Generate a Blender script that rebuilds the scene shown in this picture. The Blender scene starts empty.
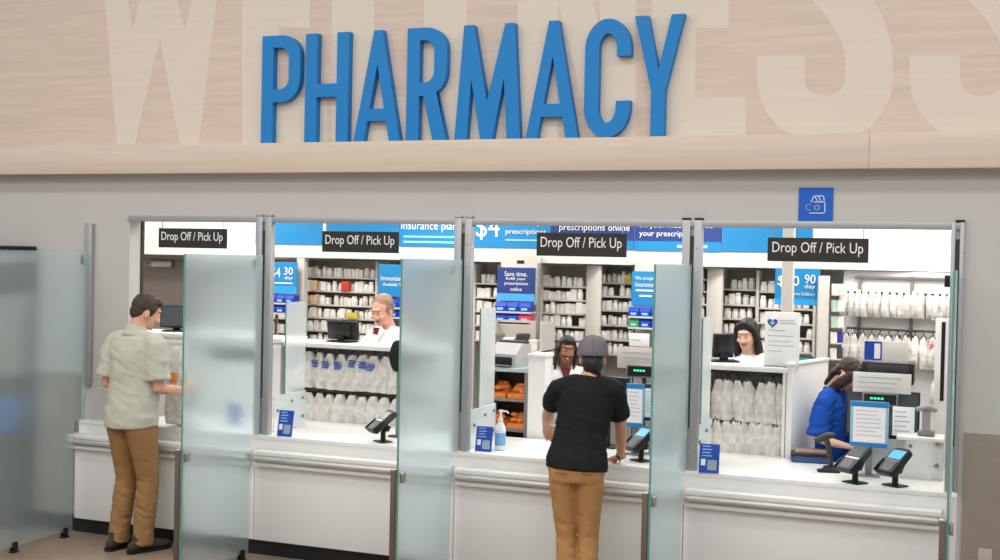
import bpy, bmesh, math, random
from mathutils import Vector, Matrix, noise
R = math.radians
random.seed(7)
SC = bpy.context.scene
COL = SC.collection
PI = math.pi

# ---------------------------------------------------------------- camera (fitted to the photograph's vanishing points)
FPX = 1214.32
CAM = Vector((4.7635, -7.5733, 2.1667))
yaw, pit, rol = 0.37063, 0.01702, 0.02144
fw = Vector((-math.sin(yaw)*math.cos(pit), math.cos(yaw)*math.cos(pit), -math.sin(pit)))
r0 = Vector((math.cos(yaw), math.sin(yaw), 0)); u0 = r0.cross(fw)
rt = math.cos(rol)*r0 + math.sin(rol)*u0
up = -math.sin(rol)*r0 + math.cos(rol)*u0
cd = bpy.data.cameras.new('camera'); co = bpy.data.objects.new('camera', cd); COL.objects.link(co)
m = Matrix((rt, up, -fw)).transposed().to_4x4(); m.translation = CAM
co.matrix_world = m
cd.sensor_width = 36; cd.lens = FPX/1000*36; cd.clip_start = .05; cd.clip_end = 200
SC.camera = co

def at(x, y, Y):
    d = fw + rt*(x-500)/FPX - up*(y-280)/FPX
    return CAM + d*((Y-CAM.y)/d.y)
def onz(x, y, Z):
    d = fw + rt*(x-500)/FPX - up*(y-280)/FPX
    return CAM + d*((Z-CAM.z)/d.z)

# ---------------------------------------------------------------- materials
def lin(c):
    c = c/255
    return c/12.92 if c <= .04045 else ((c+.055)/1.055)**2.4
MATS = {}
def mat(name, rgb, rough=.55, metal=0., var=.04, vscale=6., bump=0., bscale=60., spec=.4, stretch=None, emit=0., coat=0.):
    if name in MATS: return MATS[name]
    M = bpy.data.materials.new(name); M.use_nodes = True
    nt = M.node_tree; b = nt.nodes['Principled BSDF']; L = nt.links
    col = tuple(lin(v) for v in rgb)
    tc = nt.nodes.new('ShaderNodeTexCoord'); mp = nt.nodes.new('ShaderNodeMapping')
    if stretch: mp.inputs['Scale'].default_value = stretch
    L.new(tc.outputs['Object'], mp.inputs['Vector'])
    if var:
        n = nt.nodes.new('ShaderNodeTexNoise'); n.inputs['Scale'].default_value = vscale; n.inputs['Detail'].default_value = 4
        L.new(mp.outputs['Vector'], n.inputs['Vector'])
        rp = nt.nodes.new('ShaderNodeValToRGB')
        rp.color_ramp.elements[0].position = .3; rp.color_ramp.elements[1].position = .7
        rp.color_ramp.elements[0].color = tuple(max(0, v*(1-var)) for v in col)+(1,)
        rp.color_ramp.elements[1].color = tuple(min(1, v*(1+var)) for v in col)+(1,)
        L.new(n.outputs['Fac'], rp.inputs['Fac']); L.new(rp.outputs['Color'], b.inputs['Base Color'])
    else:
        b.inputs['Base Color'].default_value = col+(1,)
    b.inputs['Roughness'].default_value = rough; b.inputs['Metallic'].default_value = metal
    b.inputs['Specular IOR Level'].default_value = spec
    if coat: b.inputs['Coat Weight'].default_value = coat
    if bump:
        n2 = nt.nodes.new('ShaderNodeTexNoise'); n2.inputs['Scale'].default_value = bscale; n2.inputs['Detail'].default_value = 3
        L.new(mp.outputs['Vector'], n2.inputs['Vector'])
        bp = nt.nodes.new('ShaderNodeBump'); bp.inputs['Strength'].default_value = bump; bp.inputs['Distance'].default_value = .01
        L.new(n2.outputs['Fac'], bp.inputs['Height']); L.new(bp.outputs['Normal'], b.inputs['Normal'])
    if emit:
        b.inputs['Emission Color'].default_value = col+(1,); b.inputs['Emission Strength'].default_value = emit
    MATS[name] = M
    return M

def mat_frost(name, tint, rough=.32, body=.4, bodycol=(205, 218, 214), grain=.8):
    M = bpy.data.materials.new(name); M.use_nodes = True
    nt = M.node_tree; L = nt.links; nt.nodes.remove(nt.nodes['Principled BSDF'])
    out = nt.nodes['Material Output']
    rf = nt.nodes.new('ShaderNodeBsdfGlass'); rf.distribution = 'MULTI_GGX'; rf.inputs['IOR'].default_value = 1.12; rf.inputs['Roughness'].default_value = rough
    rf.inputs['Color'].default_value = tuple(lin(v) for v in tint)+(1,)
    tr = nt.nodes.new('ShaderNodeBsdfTranslucent'); tr.inputs['Color'].default_value = tuple(lin(v) for v in bodycol)+(1,)
    df = nt.nodes.new('ShaderNodeBsdfDiffuse'); df.inputs['Color'].default_value = tuple(lin(v) for v in bodycol)+(1,)
    gl = nt.nodes.new('ShaderNodeBsdfGlossy'); gl.inputs['Roughness'].default_value = .25
    m0 = nt.nodes.new('ShaderNodeMixShader'); m0.inputs[0].default_value = .5
    m1 = nt.nodes.new('ShaderNodeMixShader'); m1.inputs[0].default_value = body
    m2 = nt.nodes.new('ShaderNodeMixShader'); m2.inputs[0].default_value = .05
    L.new(tr.outputs[0], m0.inputs[1]); L.new(df.outputs[0], m0.inputs[2])
    L.new(rf.outputs[0], m1.inputs[1]); L.new(m0.outputs[0], m1.inputs[2])
    L.new(m1.outputs[0], m2.inputs[1]); L.new(gl.outputs[0], m2.inputs[2])
    n = nt.nodes.new('ShaderNodeTexNoise'); n.inputs['Scale'].default_value = 1.5
    mr = nt.nodes.new('ShaderNodeMapRange'); mr.inputs['To Min'].default_value = body-.05; mr.inputs['To Max'].default_value = body+.05
    L.new(n.outputs['Fac'], mr.inputs['Value']); L.new(mr.outputs['Result'], m1.inputs[0])
    L.new(m2.outputs[0], out.inputs['Surface'])
    MATS[name] = M
    return M

wall_grey = mat('grey_wall_paint', (190, 187, 181), .6, var=.02, vscale=1.2)
wains = mat('taupe_wainscot', (150, 137, 125), .55, var=.05, vscale=8, stretch=(1, 1, 6))
white = mat('white_laminate', (228, 226, 222), .35, var=.015, vscale=2)
white_paint = mat('white_paint', (235, 233, 229), .6, var=.015, vscale=1)
wood = mat('pale_wood_panel', (207, 188, 171), .5, var=.07, vscale=3, stretch=(.5, 1, 9))
wood2 = mat('pale_wood_ledge', (208, 190, 174), .5, var=.05, vscale=3, stretch=(.5, 1, 12))
cream = mat('cream_vinyl_letter', (214, 202, 186), .5, var=.03, vscale=3, stretch=(.5, 1, 9))
blue = mat('letter_blue', (0, 121, 190), .5, var=.02, vscale=2)
blue_side = mat('letter_side_blue', (18, 70, 140), .5, var=.02)
steel = mat('brushed_steel', (176, 174, 170), .38, 1., var=.05, vscale=4, stretch=(1, 1, 20))
rail_m = mat('satin_steel_rail', (206, 202, 196), .5, .75, var=.05, vscale=4)
alu = mat('grey_aluminium', (172, 174, 174), .45, .6, var=.03)
leg_metal = mat('brown_grey_metal', (120, 102, 92), .4, .7, var=.06)
black = mat('black_plastic', (22, 22, 24), .4, var=.1)
rubber = mat('dark_seal', (52, 58, 50), .7)
charcoal = mat('charcoal_sign', (46, 41, 39), .5, var=.05)
txt_white = mat('white_lettering', (238, 238, 236), .5, var=0)
cyan = mat('banner_cyan', (26, 132, 190), .5, var=.03, vscale=3)
navy = mat('banner_navy', (40, 62, 128), .5, var=.03, vscale=3)
royal = mat('card_blue', (26, 72, 176), .4, var=.05)
deepblue = mat('bin_blue', (18, 62, 172), .45, var=.1)
icon_blue = mat('icon_blue', (20, 92, 190), .45, var=.02)
light_ink = mat('pale_blue_ink', (150, 205, 240), .5, var=0)
grey_ink = mat('grey_ink', (188, 189, 194), .6, var=0)
paper = mat('white_paper', (246, 246, 246), .7, var=.01)
kick = mat('black_toe_kick', (24, 24, 26), .5, var=.1)
floor_m = mat('brown_store_floor', (150, 130, 113), .32, var=.14, vscale=2.2, spec=.5)
floor_in = mat('grey_back_floor', (150, 146, 140), .5, var=.05)
ceil_m = mat('white_ceiling', (225, 225, 222), .8, var=.01)
shelf_m = mat('beige_shelf_metal', (200, 193, 184), .5, var=.03)
shelf_back = mat('shelf_back_grey', (190, 181, 171), .6, var=.05)
shelf_end = mat('pale_shelf_end', (204, 197, 188), .5, var=.03)
bottle_w = mat('white_bottle', (242, 239, 233), .4, var=.04, vscale=20)
bottle_c = mat('cream_bottle', (228, 220, 207), .45, var=.05, vscale=20)
box_w = mat('white_carton', (234, 229, 220), .6, var=.04)
orange = mat('orange_box', (232, 136, 62), .5, var=.10, vscale=20)
red = mat('red_box', (196, 62, 48), .5)
yellow = mat('yellow_box', (206, 186, 70), .5)
green = mat('green_box', (60, 150, 90), .5)
teal = mat('teal_screen', (40, 140, 150), .3, emit=.3)
purple = mat('purple_cap', (70, 50, 160), .4)
door_m = mat('taupe_door_paint', (146, 134, 128), .5, var=.03)
bag_m = mat('crumpled_white_bag', (220, 215, 208), .4, var=.24, vscale=16, bump=.9, bscale=45)
bag_ink = mat('bag_blue_print', (80, 110, 190), .5, var=.3, vscale=60)
screen_blue = mat('terminal_screen', (90, 168, 214), .25, emit=.35)
screen_dark = mat('dark_screen', (70, 74, 80), .25)
led = mat('green_led', (60, 220, 140), .4, emit=1.5)
keys = mat('grey_keys', (96, 92, 94), .5, var=.5, vscale=90)
dark_grey = mat('dark_grey_plastic', (62, 62, 64), .5)
mid_grey = mat('mid_grey_metal', (128, 126, 124), .45, .3)
clear_blue = mat('sanitizer_label', (120, 180, 220), .4)
frost = mat_frost("frosted_glass", (246, 254, 255), .30, .15, (241, 254, 255))
frost_in = mat_frost("frosted_inner_glass", (253, 255, 255), .25, .30, (248, 254, 254))
glass_edge = mat('green_glass_edge', (96, 150, 138), .2, var=.1)
qr = mat('grey_code_patch', (150, 165, 175), .6, var=.45, vscale=140)

# ---------------------------------------------------------------- mesh helpers
class MB:
    def __init__(s): s.bm = bmesh.new()
    def box(s, x0, x1, y0, y1, z0, z1, bev=0., M=None):
        b = bmesh.new(); bmesh.ops.create_cube(b, size=1)
        for v in b.verts:
            v.co = Vector(((x0+x1)/2+v.co.x*(x1-x0), (y0+y1)/2+v.co.y*(y1-y0), (z0+z1)/2+v.co.z*(z1-z0)))
        if bev: bmesh.ops.bevel(b, geom=b.edges[:], offset=bev, segments=2, affect='EDGES', profile=.5)
        return s.add(b, M)
    def add(s, b, M=None):
        if M is not None: bmesh.ops.transform(b, matrix=M, verts=b.verts)
        me = bpy.data.meshes.new('tmp'); b.to_mesh(me); b.free(); s.bm.from_mesh(me); bpy.data.meshes.remove(me)
        return s
    def tube(s, pts, r, n=12, side=None, caps=True, round_end=False):
        pts = [Vector(p) for p in pts]; k = len(pts)
        rr = [(q if isinstance(q, (tuple, list)) else (q, q)) for q in (r if isinstance(r, list) else [r]*k)]
        if round_end:
            def ext(p0, p1, ra):
                d = (p0-p1).normalized(); q = (ra[0]+ra[1])/2
                return [(p0+d*q*math.sin(a), (ra[0]*math.cos(a), ra[1]*math.cos(a))) for a in (R(35), R(65), R(84))]
            e0 = ext(pts[0], pts[1], rr[0]); e1 = ext(pts[-1], pts[-2], rr[-1])
            pts = [e[0] for e in e0[::-1]]+pts+[e[0] for e in e1]
            rr = [e[1] for e in e0[::-1]]+rr+[e[1] for e in e1]; k = len(pts)
        rings = []
        for i, p in enumerate(pts):
            t = (pts[min(i+1, k-1)]-pts[max(i-1, 0)]).normalized()
            sv = Vector(side) if side is not None else (Vector((1, 0, 0)) if abs(t.x) < .8 else Vector((0, 1, 0)))
            a = (sv-t*sv.dot(t)).normalized(); b = t.cross(a)
            rings.append([s.bm.verts.new(p+a*math.cos(2*PI*j/n)*rr[i][0]+b*math.sin(2*PI*j/n)*rr[i][1]) for j in range(n)])
        for i in range(k-1):
            for j in range(n):
                s.bm.faces.new((rings[i][j], rings[i][(j+1) % n], rings[i+1][(j+1) % n], rings[i+1][j]))
        if caps:
            s.bm.faces.new(rings[0][::-1]); s.bm.faces.new(rings[-1])
        return s
    def lathe(s, prof, c=(0, 0, 0), n=20):
        c = Vector(c); rings = []
        for r, z in prof:
            rings.append([s.bm.verts.new(c+Vector((r*math.cos(2*PI*j/n), r*math.sin(2*PI*j/n), z))) for j in range(n)])
        for i in range(len(prof)-1):
            for j in range(n):
                s.bm.faces.new((rings[i][j], rings[i][(j+1) % n], rings[i+1][(j+1) % n], rings[i+1][j]))
        s.bm.faces.new(rings[0][::-1]); s.bm.faces.new(rings[-1])
        return s
    def ell(s, c, r, M=None, seg=20):
        b = bmesh.new(); bmesh.ops.create_uvsphere(b, u_segments=seg, v_segments=max(8, seg//2+2), radius=1)
        for v in b.verts: v.co = Vector((v.co.x*r[0], v.co.y*r[1], v.co.z*r[2]))+Vector(c)
        return s.add(b, M)
    def prism(s, poly, axis, a0, a1):
        def P(u, v, a): return Vector((a, u, v)) if axis == 'x' else Vector((u, a, v)) if axis == 'y' else Vector((u, v, a))
        A = [s.bm.verts.new(P(u, v, a0)) for u, v in poly]; B = [s.bm.verts.new(P(u, v, a1)) for u, v in poly]
        n = len(poly)
        s.bm.faces.new(A); s.bm.faces.new(B[::-1])
        for i in range(n): s.bm.faces.new((A[i], B[i], B[(i+1) % n], A[(i+1) % n]))
        return s
    def mesh(s, name, smooth=None):
        bmesh.ops.recalc_face_normals(s.bm, faces=s.bm.faces[:])
        me = bpy.data.meshes.new(name); s.bm.to_mesh(me); s.bm.free()
        if smooth is not None:
            for p in me.polygons: p.use_smooth = True
            try: me.set_sharp_from_angle(angle=R(smooth))
            except Exception: pass
        return me

def link(name, me, m, parent=None, loc=None, rotz=0., rot=None):
    o = bpy.data.objects.new(name, me); COL.objects.link(o)
    if m is not None:
        me.materials.clear()
        for q in (m if isinstance(m, (list, tuple)) else [m]): me.materials.append(q)
    if parent is not None: o.parent = parent
    if loc is not None: o.location = loc
    if rot is not None: o.rotation_euler = rot
    elif rotz: o.rotation_euler = (0, 0, rotz)
    return o
def part(name, mb, m, parent, smooth=35, label=None, **k):
    o = link(name, mb.mesh(name, smooth) if isinstance(mb, MB) else mb, m, parent, **k)
    if label: o['label'] = label
    return o
def thing(name, label, cat, loc=(0, 0, 0), rotz=0., group=None):
    o = bpy.data.objects.new(name, None); COL.objects.link(o); o.empty_display_size = .1
    o.location = loc; o.rotation_euler = (0, 0, rotz); tag(o, label, cat, group); return o
def tag(o, label, cat, group=None, kind=None):
    o['label'] = label; o['category'] = cat
    if group: o['group'] = group
    if kind: o['kind'] = kind
    return o
def solo(name, mb, m, label, cat, loc=None, rotz=0., group=None, smooth=35):
    return tag(link(name, mb.mesh(name, smooth) if isinstance(mb, MB) else mb, m, None, loc, rotz), label, cat, group)
def struct(name, mb, m, parent=None, smooth=35):
    o = link(name, mb.mesh(name, smooth), m, parent)
    if parent is None: o['kind'] = 'structure'
    return o
def kids(o): return [c for c in o.children]
CH = {}
def dup(root, loc, rotz=None, label=None, group=None):
    c = root.copy(); COL.objects.link(c); c.location = loc
    if rotz is not None: c.rotation_euler = (0, 0, rotz)
    if label: c['label'] = label
    if group: c['group'] = group
    for ch in kids(root):
        d = ch.copy(); COL.objects.link(d); d.parent = c
        for g in kids(ch):
            e = g.copy(); COL.objects.link(e); e.parent = d
    return c

# text: evaluates the built-in font, returns a bmesh lying in x/z, facing -y
def text_bm(body, x0, x1, z0, z1, y=0., th=.002, keep=False, bold=0.):
    cu = bpy.data.curves.new('t', 'FONT'); cu.body = body; cu.extrude = .02; cu.resolution_u = 3; cu.offset = bold
    o = bpy.data.objects.new('t', cu); COL.objects.link(o)
    dg = bpy.context.evaluated_depsgraph_get(); me = bpy.data.meshes.new_from_object(o.evaluated_get(dg))
    bpy.data.objects.remove(o); bpy.data.curves.remove(cu)
    b = bmesh.new(); b.from_mesh(me); bpy.data.meshes.remove(me)
    if not b.verts: return b
    xs = [v.co.x for v in b.verts]; ys = [v.co.y for v in b.verts]
    a0, a1, b0, b1 = min(xs), max(xs), min(ys), max(ys)
    sx = (x1-x0)/(a1-a0); sz = (z1-z0)/(b1-b0)
    if keep: sx = min(sx, sz*1.1)
    for v in b.verts:
        v.co = Vector((x0+(v.co.x-a0)*sx, y+(-th if v.co.z > 0 else 0.), z0+(v.co.y-b0)*sz))
    return b
def shape_bm(polys, y0, y1):
    """outlines with holes in x/z, extruded from y0 (front) to y1 (back)"""
    cu = bpy.data.curves.new('s', 'CURVE'); cu.dimensions = '2D'; cu.fill_mode = 'BOTH'; cu.extrude = .5
    for poly in polys:
        sp = cu.splines.new('POLY'); sp.points.add(len(poly)-1); sp.use_cyclic_u = True
        for p, q in zip(sp.points, poly): p.co = (q[0], q[1], 0, 1)
    o = bpy.data.objects.new('s', cu); COL.objects.link(o)
    dg = bpy.context.evaluated_depsgraph_get(); me = bpy.data.meshes.new_from_object(o.evaluated_get(dg))
    bpy.data.objects.remove(o); bpy.data.curves.remove(cu)
    b = bmesh.new(); b.from_mesh(me); bpy.data.meshes.remove(me)
    for v in b.verts: v.co = Vector((v.co.x, y0 if v.co.z > 0 else y1, v.co.y))
    bmesh.ops.remove_doubles(b, verts=b.verts, dist=1e-5)
    return b
def arc(cx, cy, rx, ry, a0, a1, n=10):
    return [(cx+rx*math.cos(R(a0+(a1-a0)*i/n)), cy+ry*math.sin(R(a0+(a1-a0)*i/n))) for i in range(n+1)]
def stroke(path, w):
    pts = [Vector((p[0], p[1])) for p in path]; Lh = []; Rh = []
    for i, p in enumerate(pts):
        t = (pts[min(i+1, len(pts)-1)]-pts[max(i-1, 0)]).normalized(); n = Vector((-t.y, t.x))
        Lh.append(tuple(p+n*w/2)); Rh.append(tuple(p-n*w/2))
    return Lh+Rh[::-1]

# ================================================================ SETTING
ZT = 2.44      # top of the screen frame
ZC = .865      # counter top
X0, X1 = -1.2, 4.715    # opening in the front wall
ZF = 2.748     # underside of the fascia ledge
ZL = 2.958      # top of the ledge

struct('floor', MB().box(-9, 9, -12, .0, -.06, 0), floor_m)
struct('floor_back', MB().box(-6, 7, .0, 4.2, -.06, 0), floor_in)
w = MB()
w.box(-7, X0, 0, .15, 0, 2.9); w.box(X1, 9, 0, .15, 0, 2.9); w.box(X0, X1, 0, .15, ZT-.02, 2.9)
struct('wall_front', w, wall_grey)
struct('wall_upper', MB().box(-7, 9, -.02, .15, 2.9, 5.2), wood)
led_ = MB(); sx_ = at(869, 150, -.12).x; led_.box(-7, sx_, -.12, .0, ZF, ZL, .002); led_.box(sx_+.001, 9, -.12, .0, ZF, ZL, .004)
struct('trim_1', led_, wood2)
struct('trim_2', MB().box(-7, -1.64, -.012, 0, 0, 1.215), wains)
struct('trim_3', MB().box(4.745, 9, -.012, 0, 0, 1.215), wains)
struct('baseboard_left', MB().box(-7, -1.62, -.03, -.012, 0, .12), kick)
struct('baseboard_right', MB().box(4.745, 9, -.03, -.012, 0, .12), kick)
struct('wall_back', MB().box(-6, 7, 3.7, 3.8, 0, 3.0), white_paint)
struct('wall_left', MB().box(-6, -5.9, .15, 3.7, 0, 3.0), white_paint)
struct('wall_right', MB().box(5.6, 5.7, .15, 3.7, 0, 3.0), white_paint)
struct('ceiling', MB().box(-6, 7, .15, 3.8, 3.0, 3.08), ceil_m)
struct('trim_4', MB().box(-5.9, 5.6, 2.9, 3.7, 2.14, 3.0, .006), white_paint)      # white soffit over the shelves
struct('trim_5', MB().box(X0, X0+.012, .13, .16, ZC, ZT-.02), rubber)

# grey door at the back
d = thing('door_1', 'grey-brown back room door with a closer, beyond the first counter bay', 'door', (at(193, 300, 3.66).x-.53, 3.66, 0)); d['kind'] = 'structure'
part('door_leaf', MB().box(-.47, .47, -.02, .02, .01, 2.09, .004), door_m, d)
fr = MB(); fr.box(-.53, -.47, -.04, .03, 0, 2.14); fr.box(.47, .53, -.04, .03, 0, 2.14); fr.box(-.53, .53, -.04, .03, 2.09, 2.138)
part('door_frame', fr, mid_grey, d)
cl = part('door_closer', MB().box(.02, .30, -.09, -.02, 2.0, 2.07, .01), steel, d)
part('closer_arm', MB().tube([(.04, -.09, 2.03), (-.12, -.13, 2.0), (-.02, -.03, 2.085)], .01), steel, cl)
part('door_handle', MB().tube([(.4, -.02, 1.0), (.4, -.07, 1.0), (.28, -.075, 1.0)], .011), steel, d)

# faint giant lettering painted on the upper wall
wl = thing('wall_lettering', 'faint cream giant WELLNESS lettering on the pale wood wall', 'lettering', (0, -.02, 2.9))
def wpoly(pts): return [(at(x, y, -.02).x, at(x, y, -.02).z-2.9) for x, y in pts]
def wl_letter(polys): part('letter', MB().add(shape_bm(polys, -.0012, 0.)), cream, wl, None)
wl_letter([wpoly([(102, -40), (117, 145), (135, 145), (160, 40), (180, 145), (199, 145), (222, -40), (200, -40), (185, 30), (168, -40), (150, -40), (133, 30), (122, -40)])])
def bigE(x0, x1, s=1.):
    return wpoly([(x0, 150), (x0, -125), (x1, -125), (x1, -80), (x0+46*s, -80), (x0+46*s, -17), (x1-8, -17), (x1-8, 28), (x0+44*s, 28), (x0+43*s, 97), (x1+9, 97), (x1+9, 150)])
wl_letter([bigE(242, 318, .85)])
wl_letter([wpoly([(332, 150), (332, -125), (374, -125), (374, 97), (408, 97), (408, 150)])])
wl_letter([wpoly([(424, 150), (424, -125), (467, -125), (467, 97), (502, 97), (502, 150)])])
wl_letter([wpoly([(518, 150), (518, -125), (562, -125), (600, 30), (600, -125), (636, -125), (636, 150), (594, 150), (558, 0), (558, 150)])])
wl_letter([bigE(652, 737)])
def bigS(dx, k=1.):
    path = [(781, 56), (781, 80)]+[(825+44*math.cos(R(a)), 78-(-1)*44*math.sin(R(a))*1.0) for a in range(180, -1, -15)]
    path = [(781, 56)]+[(825-44*math.cos(R(a)), 80+40*math.sin(R(a))) for a in range(0, 181, 15)]
    path += [(869, 52), (862, 28), (846, 2), (824, -22), (800, -46), (786, -72)]
    path += [(825-44*math.cos(R(a)), -90-38*math.sin(R(a))) for a in range(0, 181, 15)]+[(869, -72)]
    return wpoly([(781+(x-781)*k+dx, y) for x, y in stroke(path, 48)])
wl_letter([bigS(0)]); wl_letter([bigS(154, 1.06)])

# PHARMACY letters
YL0, YL1 = -.078, -.02
ZB, ZTP = 2.955, 3.725
def glyph(ch, W, H):
    t = .094
    if ch == 'H':
        return [[(0, 0), (t, 0), (t, .42*H), (W-t, .42*H), (W-t, 0), (W, 0), (W, H), (W-t, H), (W-t, .54*H), (t, .54*H), (t, H), (0, H)]]
    if ch in 'PR':
        h1 = .385*H if ch == 'P' else .40*H; r = .15; ri = r-.075
        out = [(0, 0), (t, 0), (t, h1)]
        if ch == 'R': out += [(W-.17, h1), (W-t*1.02, 0), (W+.01, 0), (W-.075, h1+.035)]
        else: out += [(W-r, h1)]
        out += arc(W-r, h1+r*1.15, r, r*1.15, -60 if ch == 'R' else -90, 0)+arc(W-r, H-r, r, r, 0, 90)+[(0, H)]
        inn = [(t, h1+.09)]+arc(W-t-ri, h1+.09+ri, ri, ri, -90, 0)+arc(W-t-ri, H-.085-ri, ri, ri, 0, 90)+[(t, H-.085)]
        return [out, inn]
    if ch == 'A':
        return [[(x*W, z*H) for x, z in ((0, 0), (.22, 0), (.29, .19), (.69, .19), (.77, 0), (1, 0), (.59, 1), (.41, 1))],
                [(x*W, z*H) for x, z in ((.335, .30), (.645, .30), (.49, .70))]]
    if ch == 'M':
        return [[(x*W, z*H) for x, z in ((0, 0), (.19, 0), (.245, .53), (.40, 0), (.58, 0), (.74, .53), (.80, 0), (1, 0), (.885, 1), (.745, 1), (.49, .34), (.27, 1), (.12, 1))]]
    if ch == 'Y':
        return [[(x*W, z*H) for x, z in ((.36, 0), (.64, 0), (.64, .38), (1, 1), (.74, 1), (.5, .56), (.27, 1), (0, 1), (.36, .38))]]
    if ch == 'C':
        a = W/2-t/2; b = .15
        path = [(W-t/2, H*.68), (W-t/2, H-.052-b)]+arc(W/2, H-.052-b, a, b, 10, 170, 14)+arc(W/2, .052+b, a, b, 190, 350, 14)+[(W-t/2, .052+b), (W-t/2, H*.31)]
        return [stroke(path, t)]
YT = [('P', 261, 303, 'first letter of the sign'), ('H', 304.5, 351.5, 'second letter of the sign'), ('A', 352.5, 403, 'between the letters H and R'),
      ('R', 406, 449.5, 'the letter with a round bowl and a leg'), ('M', 453.5, 523, 'widest letter of the sign'), ('A', 524.5, 581, 'between the letters M and C'),
      ('C', 583.5, 633.5, 'the only round letter'), ('Y', 634.5, 688, 'last letter of the sign')]
for ch, a, b, where in YT:
    ym = 90 if ch not in 'AMY' else (143 if ch != 'Y' else 16)
    xa, xb = at(a+.5, ym, YL0).x, at(b-3.2, ym, YL0).x
    bm_ = shape_bm(glyph(ch, xb-xa, ZTP-ZB), YL0, YL1)
    o = link('sign_letter', MB().add(bm_).mesh('sign_letter', 40), [blue], None, (xa, 0, ZB))
    tag(o, f'large blue raised letter {ch}, {where}', 'sign letter', 'raised letters of the PHARMACY sign')

# ---------------------------------------------------------------- flat signs
def flat_sign(name, label, cat, x0, y0, x1, y1, Y, m, th=.01, texts=(), rects=(), group=None, skew=False):
    """board hanging in the plane Y; texts/rects in fractions of its width and height (from bottom left)"""
    ym, xm = (y0+y1)/2, (x0+x1)/2
    a, b = at(x0, ym, Y).x, at(x1, ym, Y).x; z1, z0 = at(xm, y0, Y).z, at(xm, y1, Y).z
    w, h = b-a, z1-z0
    o = link(name, MB().box(-w/2, w/2, 0, th, 0, h, min(.003, th/4)).mesh(name), m, None, ((a+b)/2, Y, z0))
    tag(o, label, cat, group)
    for (u0, u1, v0, v1, mm, nm) in rects:
        part(nm, MB().box(-w/2+u0*w, -w/2+u1*w, -.0045 if nm == 'small_print' else -.003, .001, v0*h, v1*h), mm, o, None)
    by = {}
    for t in texts: by.setdefault(t[5], []).append(t)
    for mm, ts in by.items():
        mb = MB()
        for (s, u0, u1, v0, v1, _m) in ts: mb.add(text_bm(s, -w/2+u0*w, -w/2+u1*w, v0*h, v1*h, -.003, .0025))
        part('lettering', mb, mm, o, None)
    return o, w, h

# drop off / pick up signs hang below the frame's top rail
for i, (x0, y0, x1, y1, where) in enumerate([(158.5, 228.5, 226.5, 248, 'in the first bay right of the wall channel'), (322, 231.5, 398.5, 252.5, 'in the bay with the white-coated man'),
                                             (536.5, 233, 626.5, 256.5, 'above the man in the cap'), (767.5, 238, 868.5, 262, 'beneath the small blue icon sign')]):
    o, w, h = flat_sign('hanging_sign', 'charcoal Drop Off/Pick Up sign '+where, 'sign', x0, y0, x1, y1, -.01, charcoal, .012,
                        [('Drop Off / Pick Up', .05, .95, .24, .82, txt_white)], group='Drop Off / Pick Up signs')
    for sx in (-1, 1):
        part('hanger', MB().tube([(sx*(w/2-.03), .006, h-.012), (sx*(w/2-.03), .006, ZT-.03-o.location.z)], .003, 6), alu, o)

# small blue icon sign projecting above the frame
o, w, h = flat_sign('icon_sign', 'small square blue sign with a white medicine bottle and gear icon above the frame', 'sign', 798.5, 187.5, 833, 221.5, -.012, icon_blue, .012)
ic = MB()
def frame_bm(mb, pts, wd, y0=-.004, y1=0.):
    for a, b in zip(pts, pts[1:]):
        va, vb = Vector((a[0], a[1])), Vector((b[0], b[1])); t = (vb-va).normalized(); n = Vector((-t.y, t.x))*wd/2; t2 = t*wd/2
        q = [va-t2+n, vb+t2+n, vb+t2-n, va-t2-n]; mb.prism([tuple(v) for v in q], 'y', y0, y1)
u = w
frame_bm(ic, [(-.17*u, .25*u), (.27*u, .25*u), (.27*u, .58*u), (-.05*u, .58*u)], .022*u)
frame_bm(ic, [(-.13*u, .58*u), (-.05*u, .76*u), (.22*u, .76*u), (.25*u, .62*u)], .022*u)
frame_bm(ic, [(-.02*u, .74*u), (.04*u, .62*u)], .02*u); frame_bm(ic, [(.08*u, .74*u), (.14*u, .62*u)], .02*u)
frame_bm(ic, [(x*u, z*u) for x, z in arc(-.21, .42, .07, .09, 60, 300, 10)], .022*u)
frame_bm(ic, [(x*u, z*u) for x, z in arc(.04, .41, .07, .07, 0, 360, 12)], .018*u)
part('icon', ic, txt_white, o, None)

# blue banners along the soffit
YB = 2.8875
BA = dict(group='blue banners on the white soffit')
flat_sign('banner', 'plain bright blue banner left of the narrow white gap above the second bay', 'banner', 255.5, 205, 322, 244.5, YB, cyan, .012, **BA)
flat_sign('banner', 'plain bright blue banner just behind the second Drop Off sign', 'banner', 326.5, 206, 399, 245.5, YB, cyan, .012, **BA)
flat_sign('banner', 'blue banner reading Insurance plans in white', 'banner', 399.4, 206, 473, 247, YB, cyan, .012,
          [('Insurance plans', .03, .84, .36, .62, txt_white)], [(.06, .76, .22, .27, light_ink, 'small_print'), (.06, .8, .09, .14, light_ink, 'small_print')], **BA)
flat_sign('banner', 'blue banner with a large white $4 price for 30-day prescriptions', 'banner', 474, 206, 551, 248, YB, cyan, .012,
          [('$4', .03, .34, .18, .74, txt_white), ('30-day', .42, .9, .52, .72, txt_white), ('prescriptions', .42, .94, .30, .45, txt_white)], [(.42, .94, .17, .21, light_ink, 'small_print')], **BA)
flat_sign('banner', 'navy banner reading prescriptions online, behind the sign over the man in the cap', 'banner', 551.4, 206, 634, 249, YB, navy, .012,
          [('Refill your', .1, .6, .66, .84, txt_white), ('prescriptions online', .10, .95, .38, .58, txt_white)], [(0, 1, 0, .2, cyan, 'stripe')], **BA)
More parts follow.
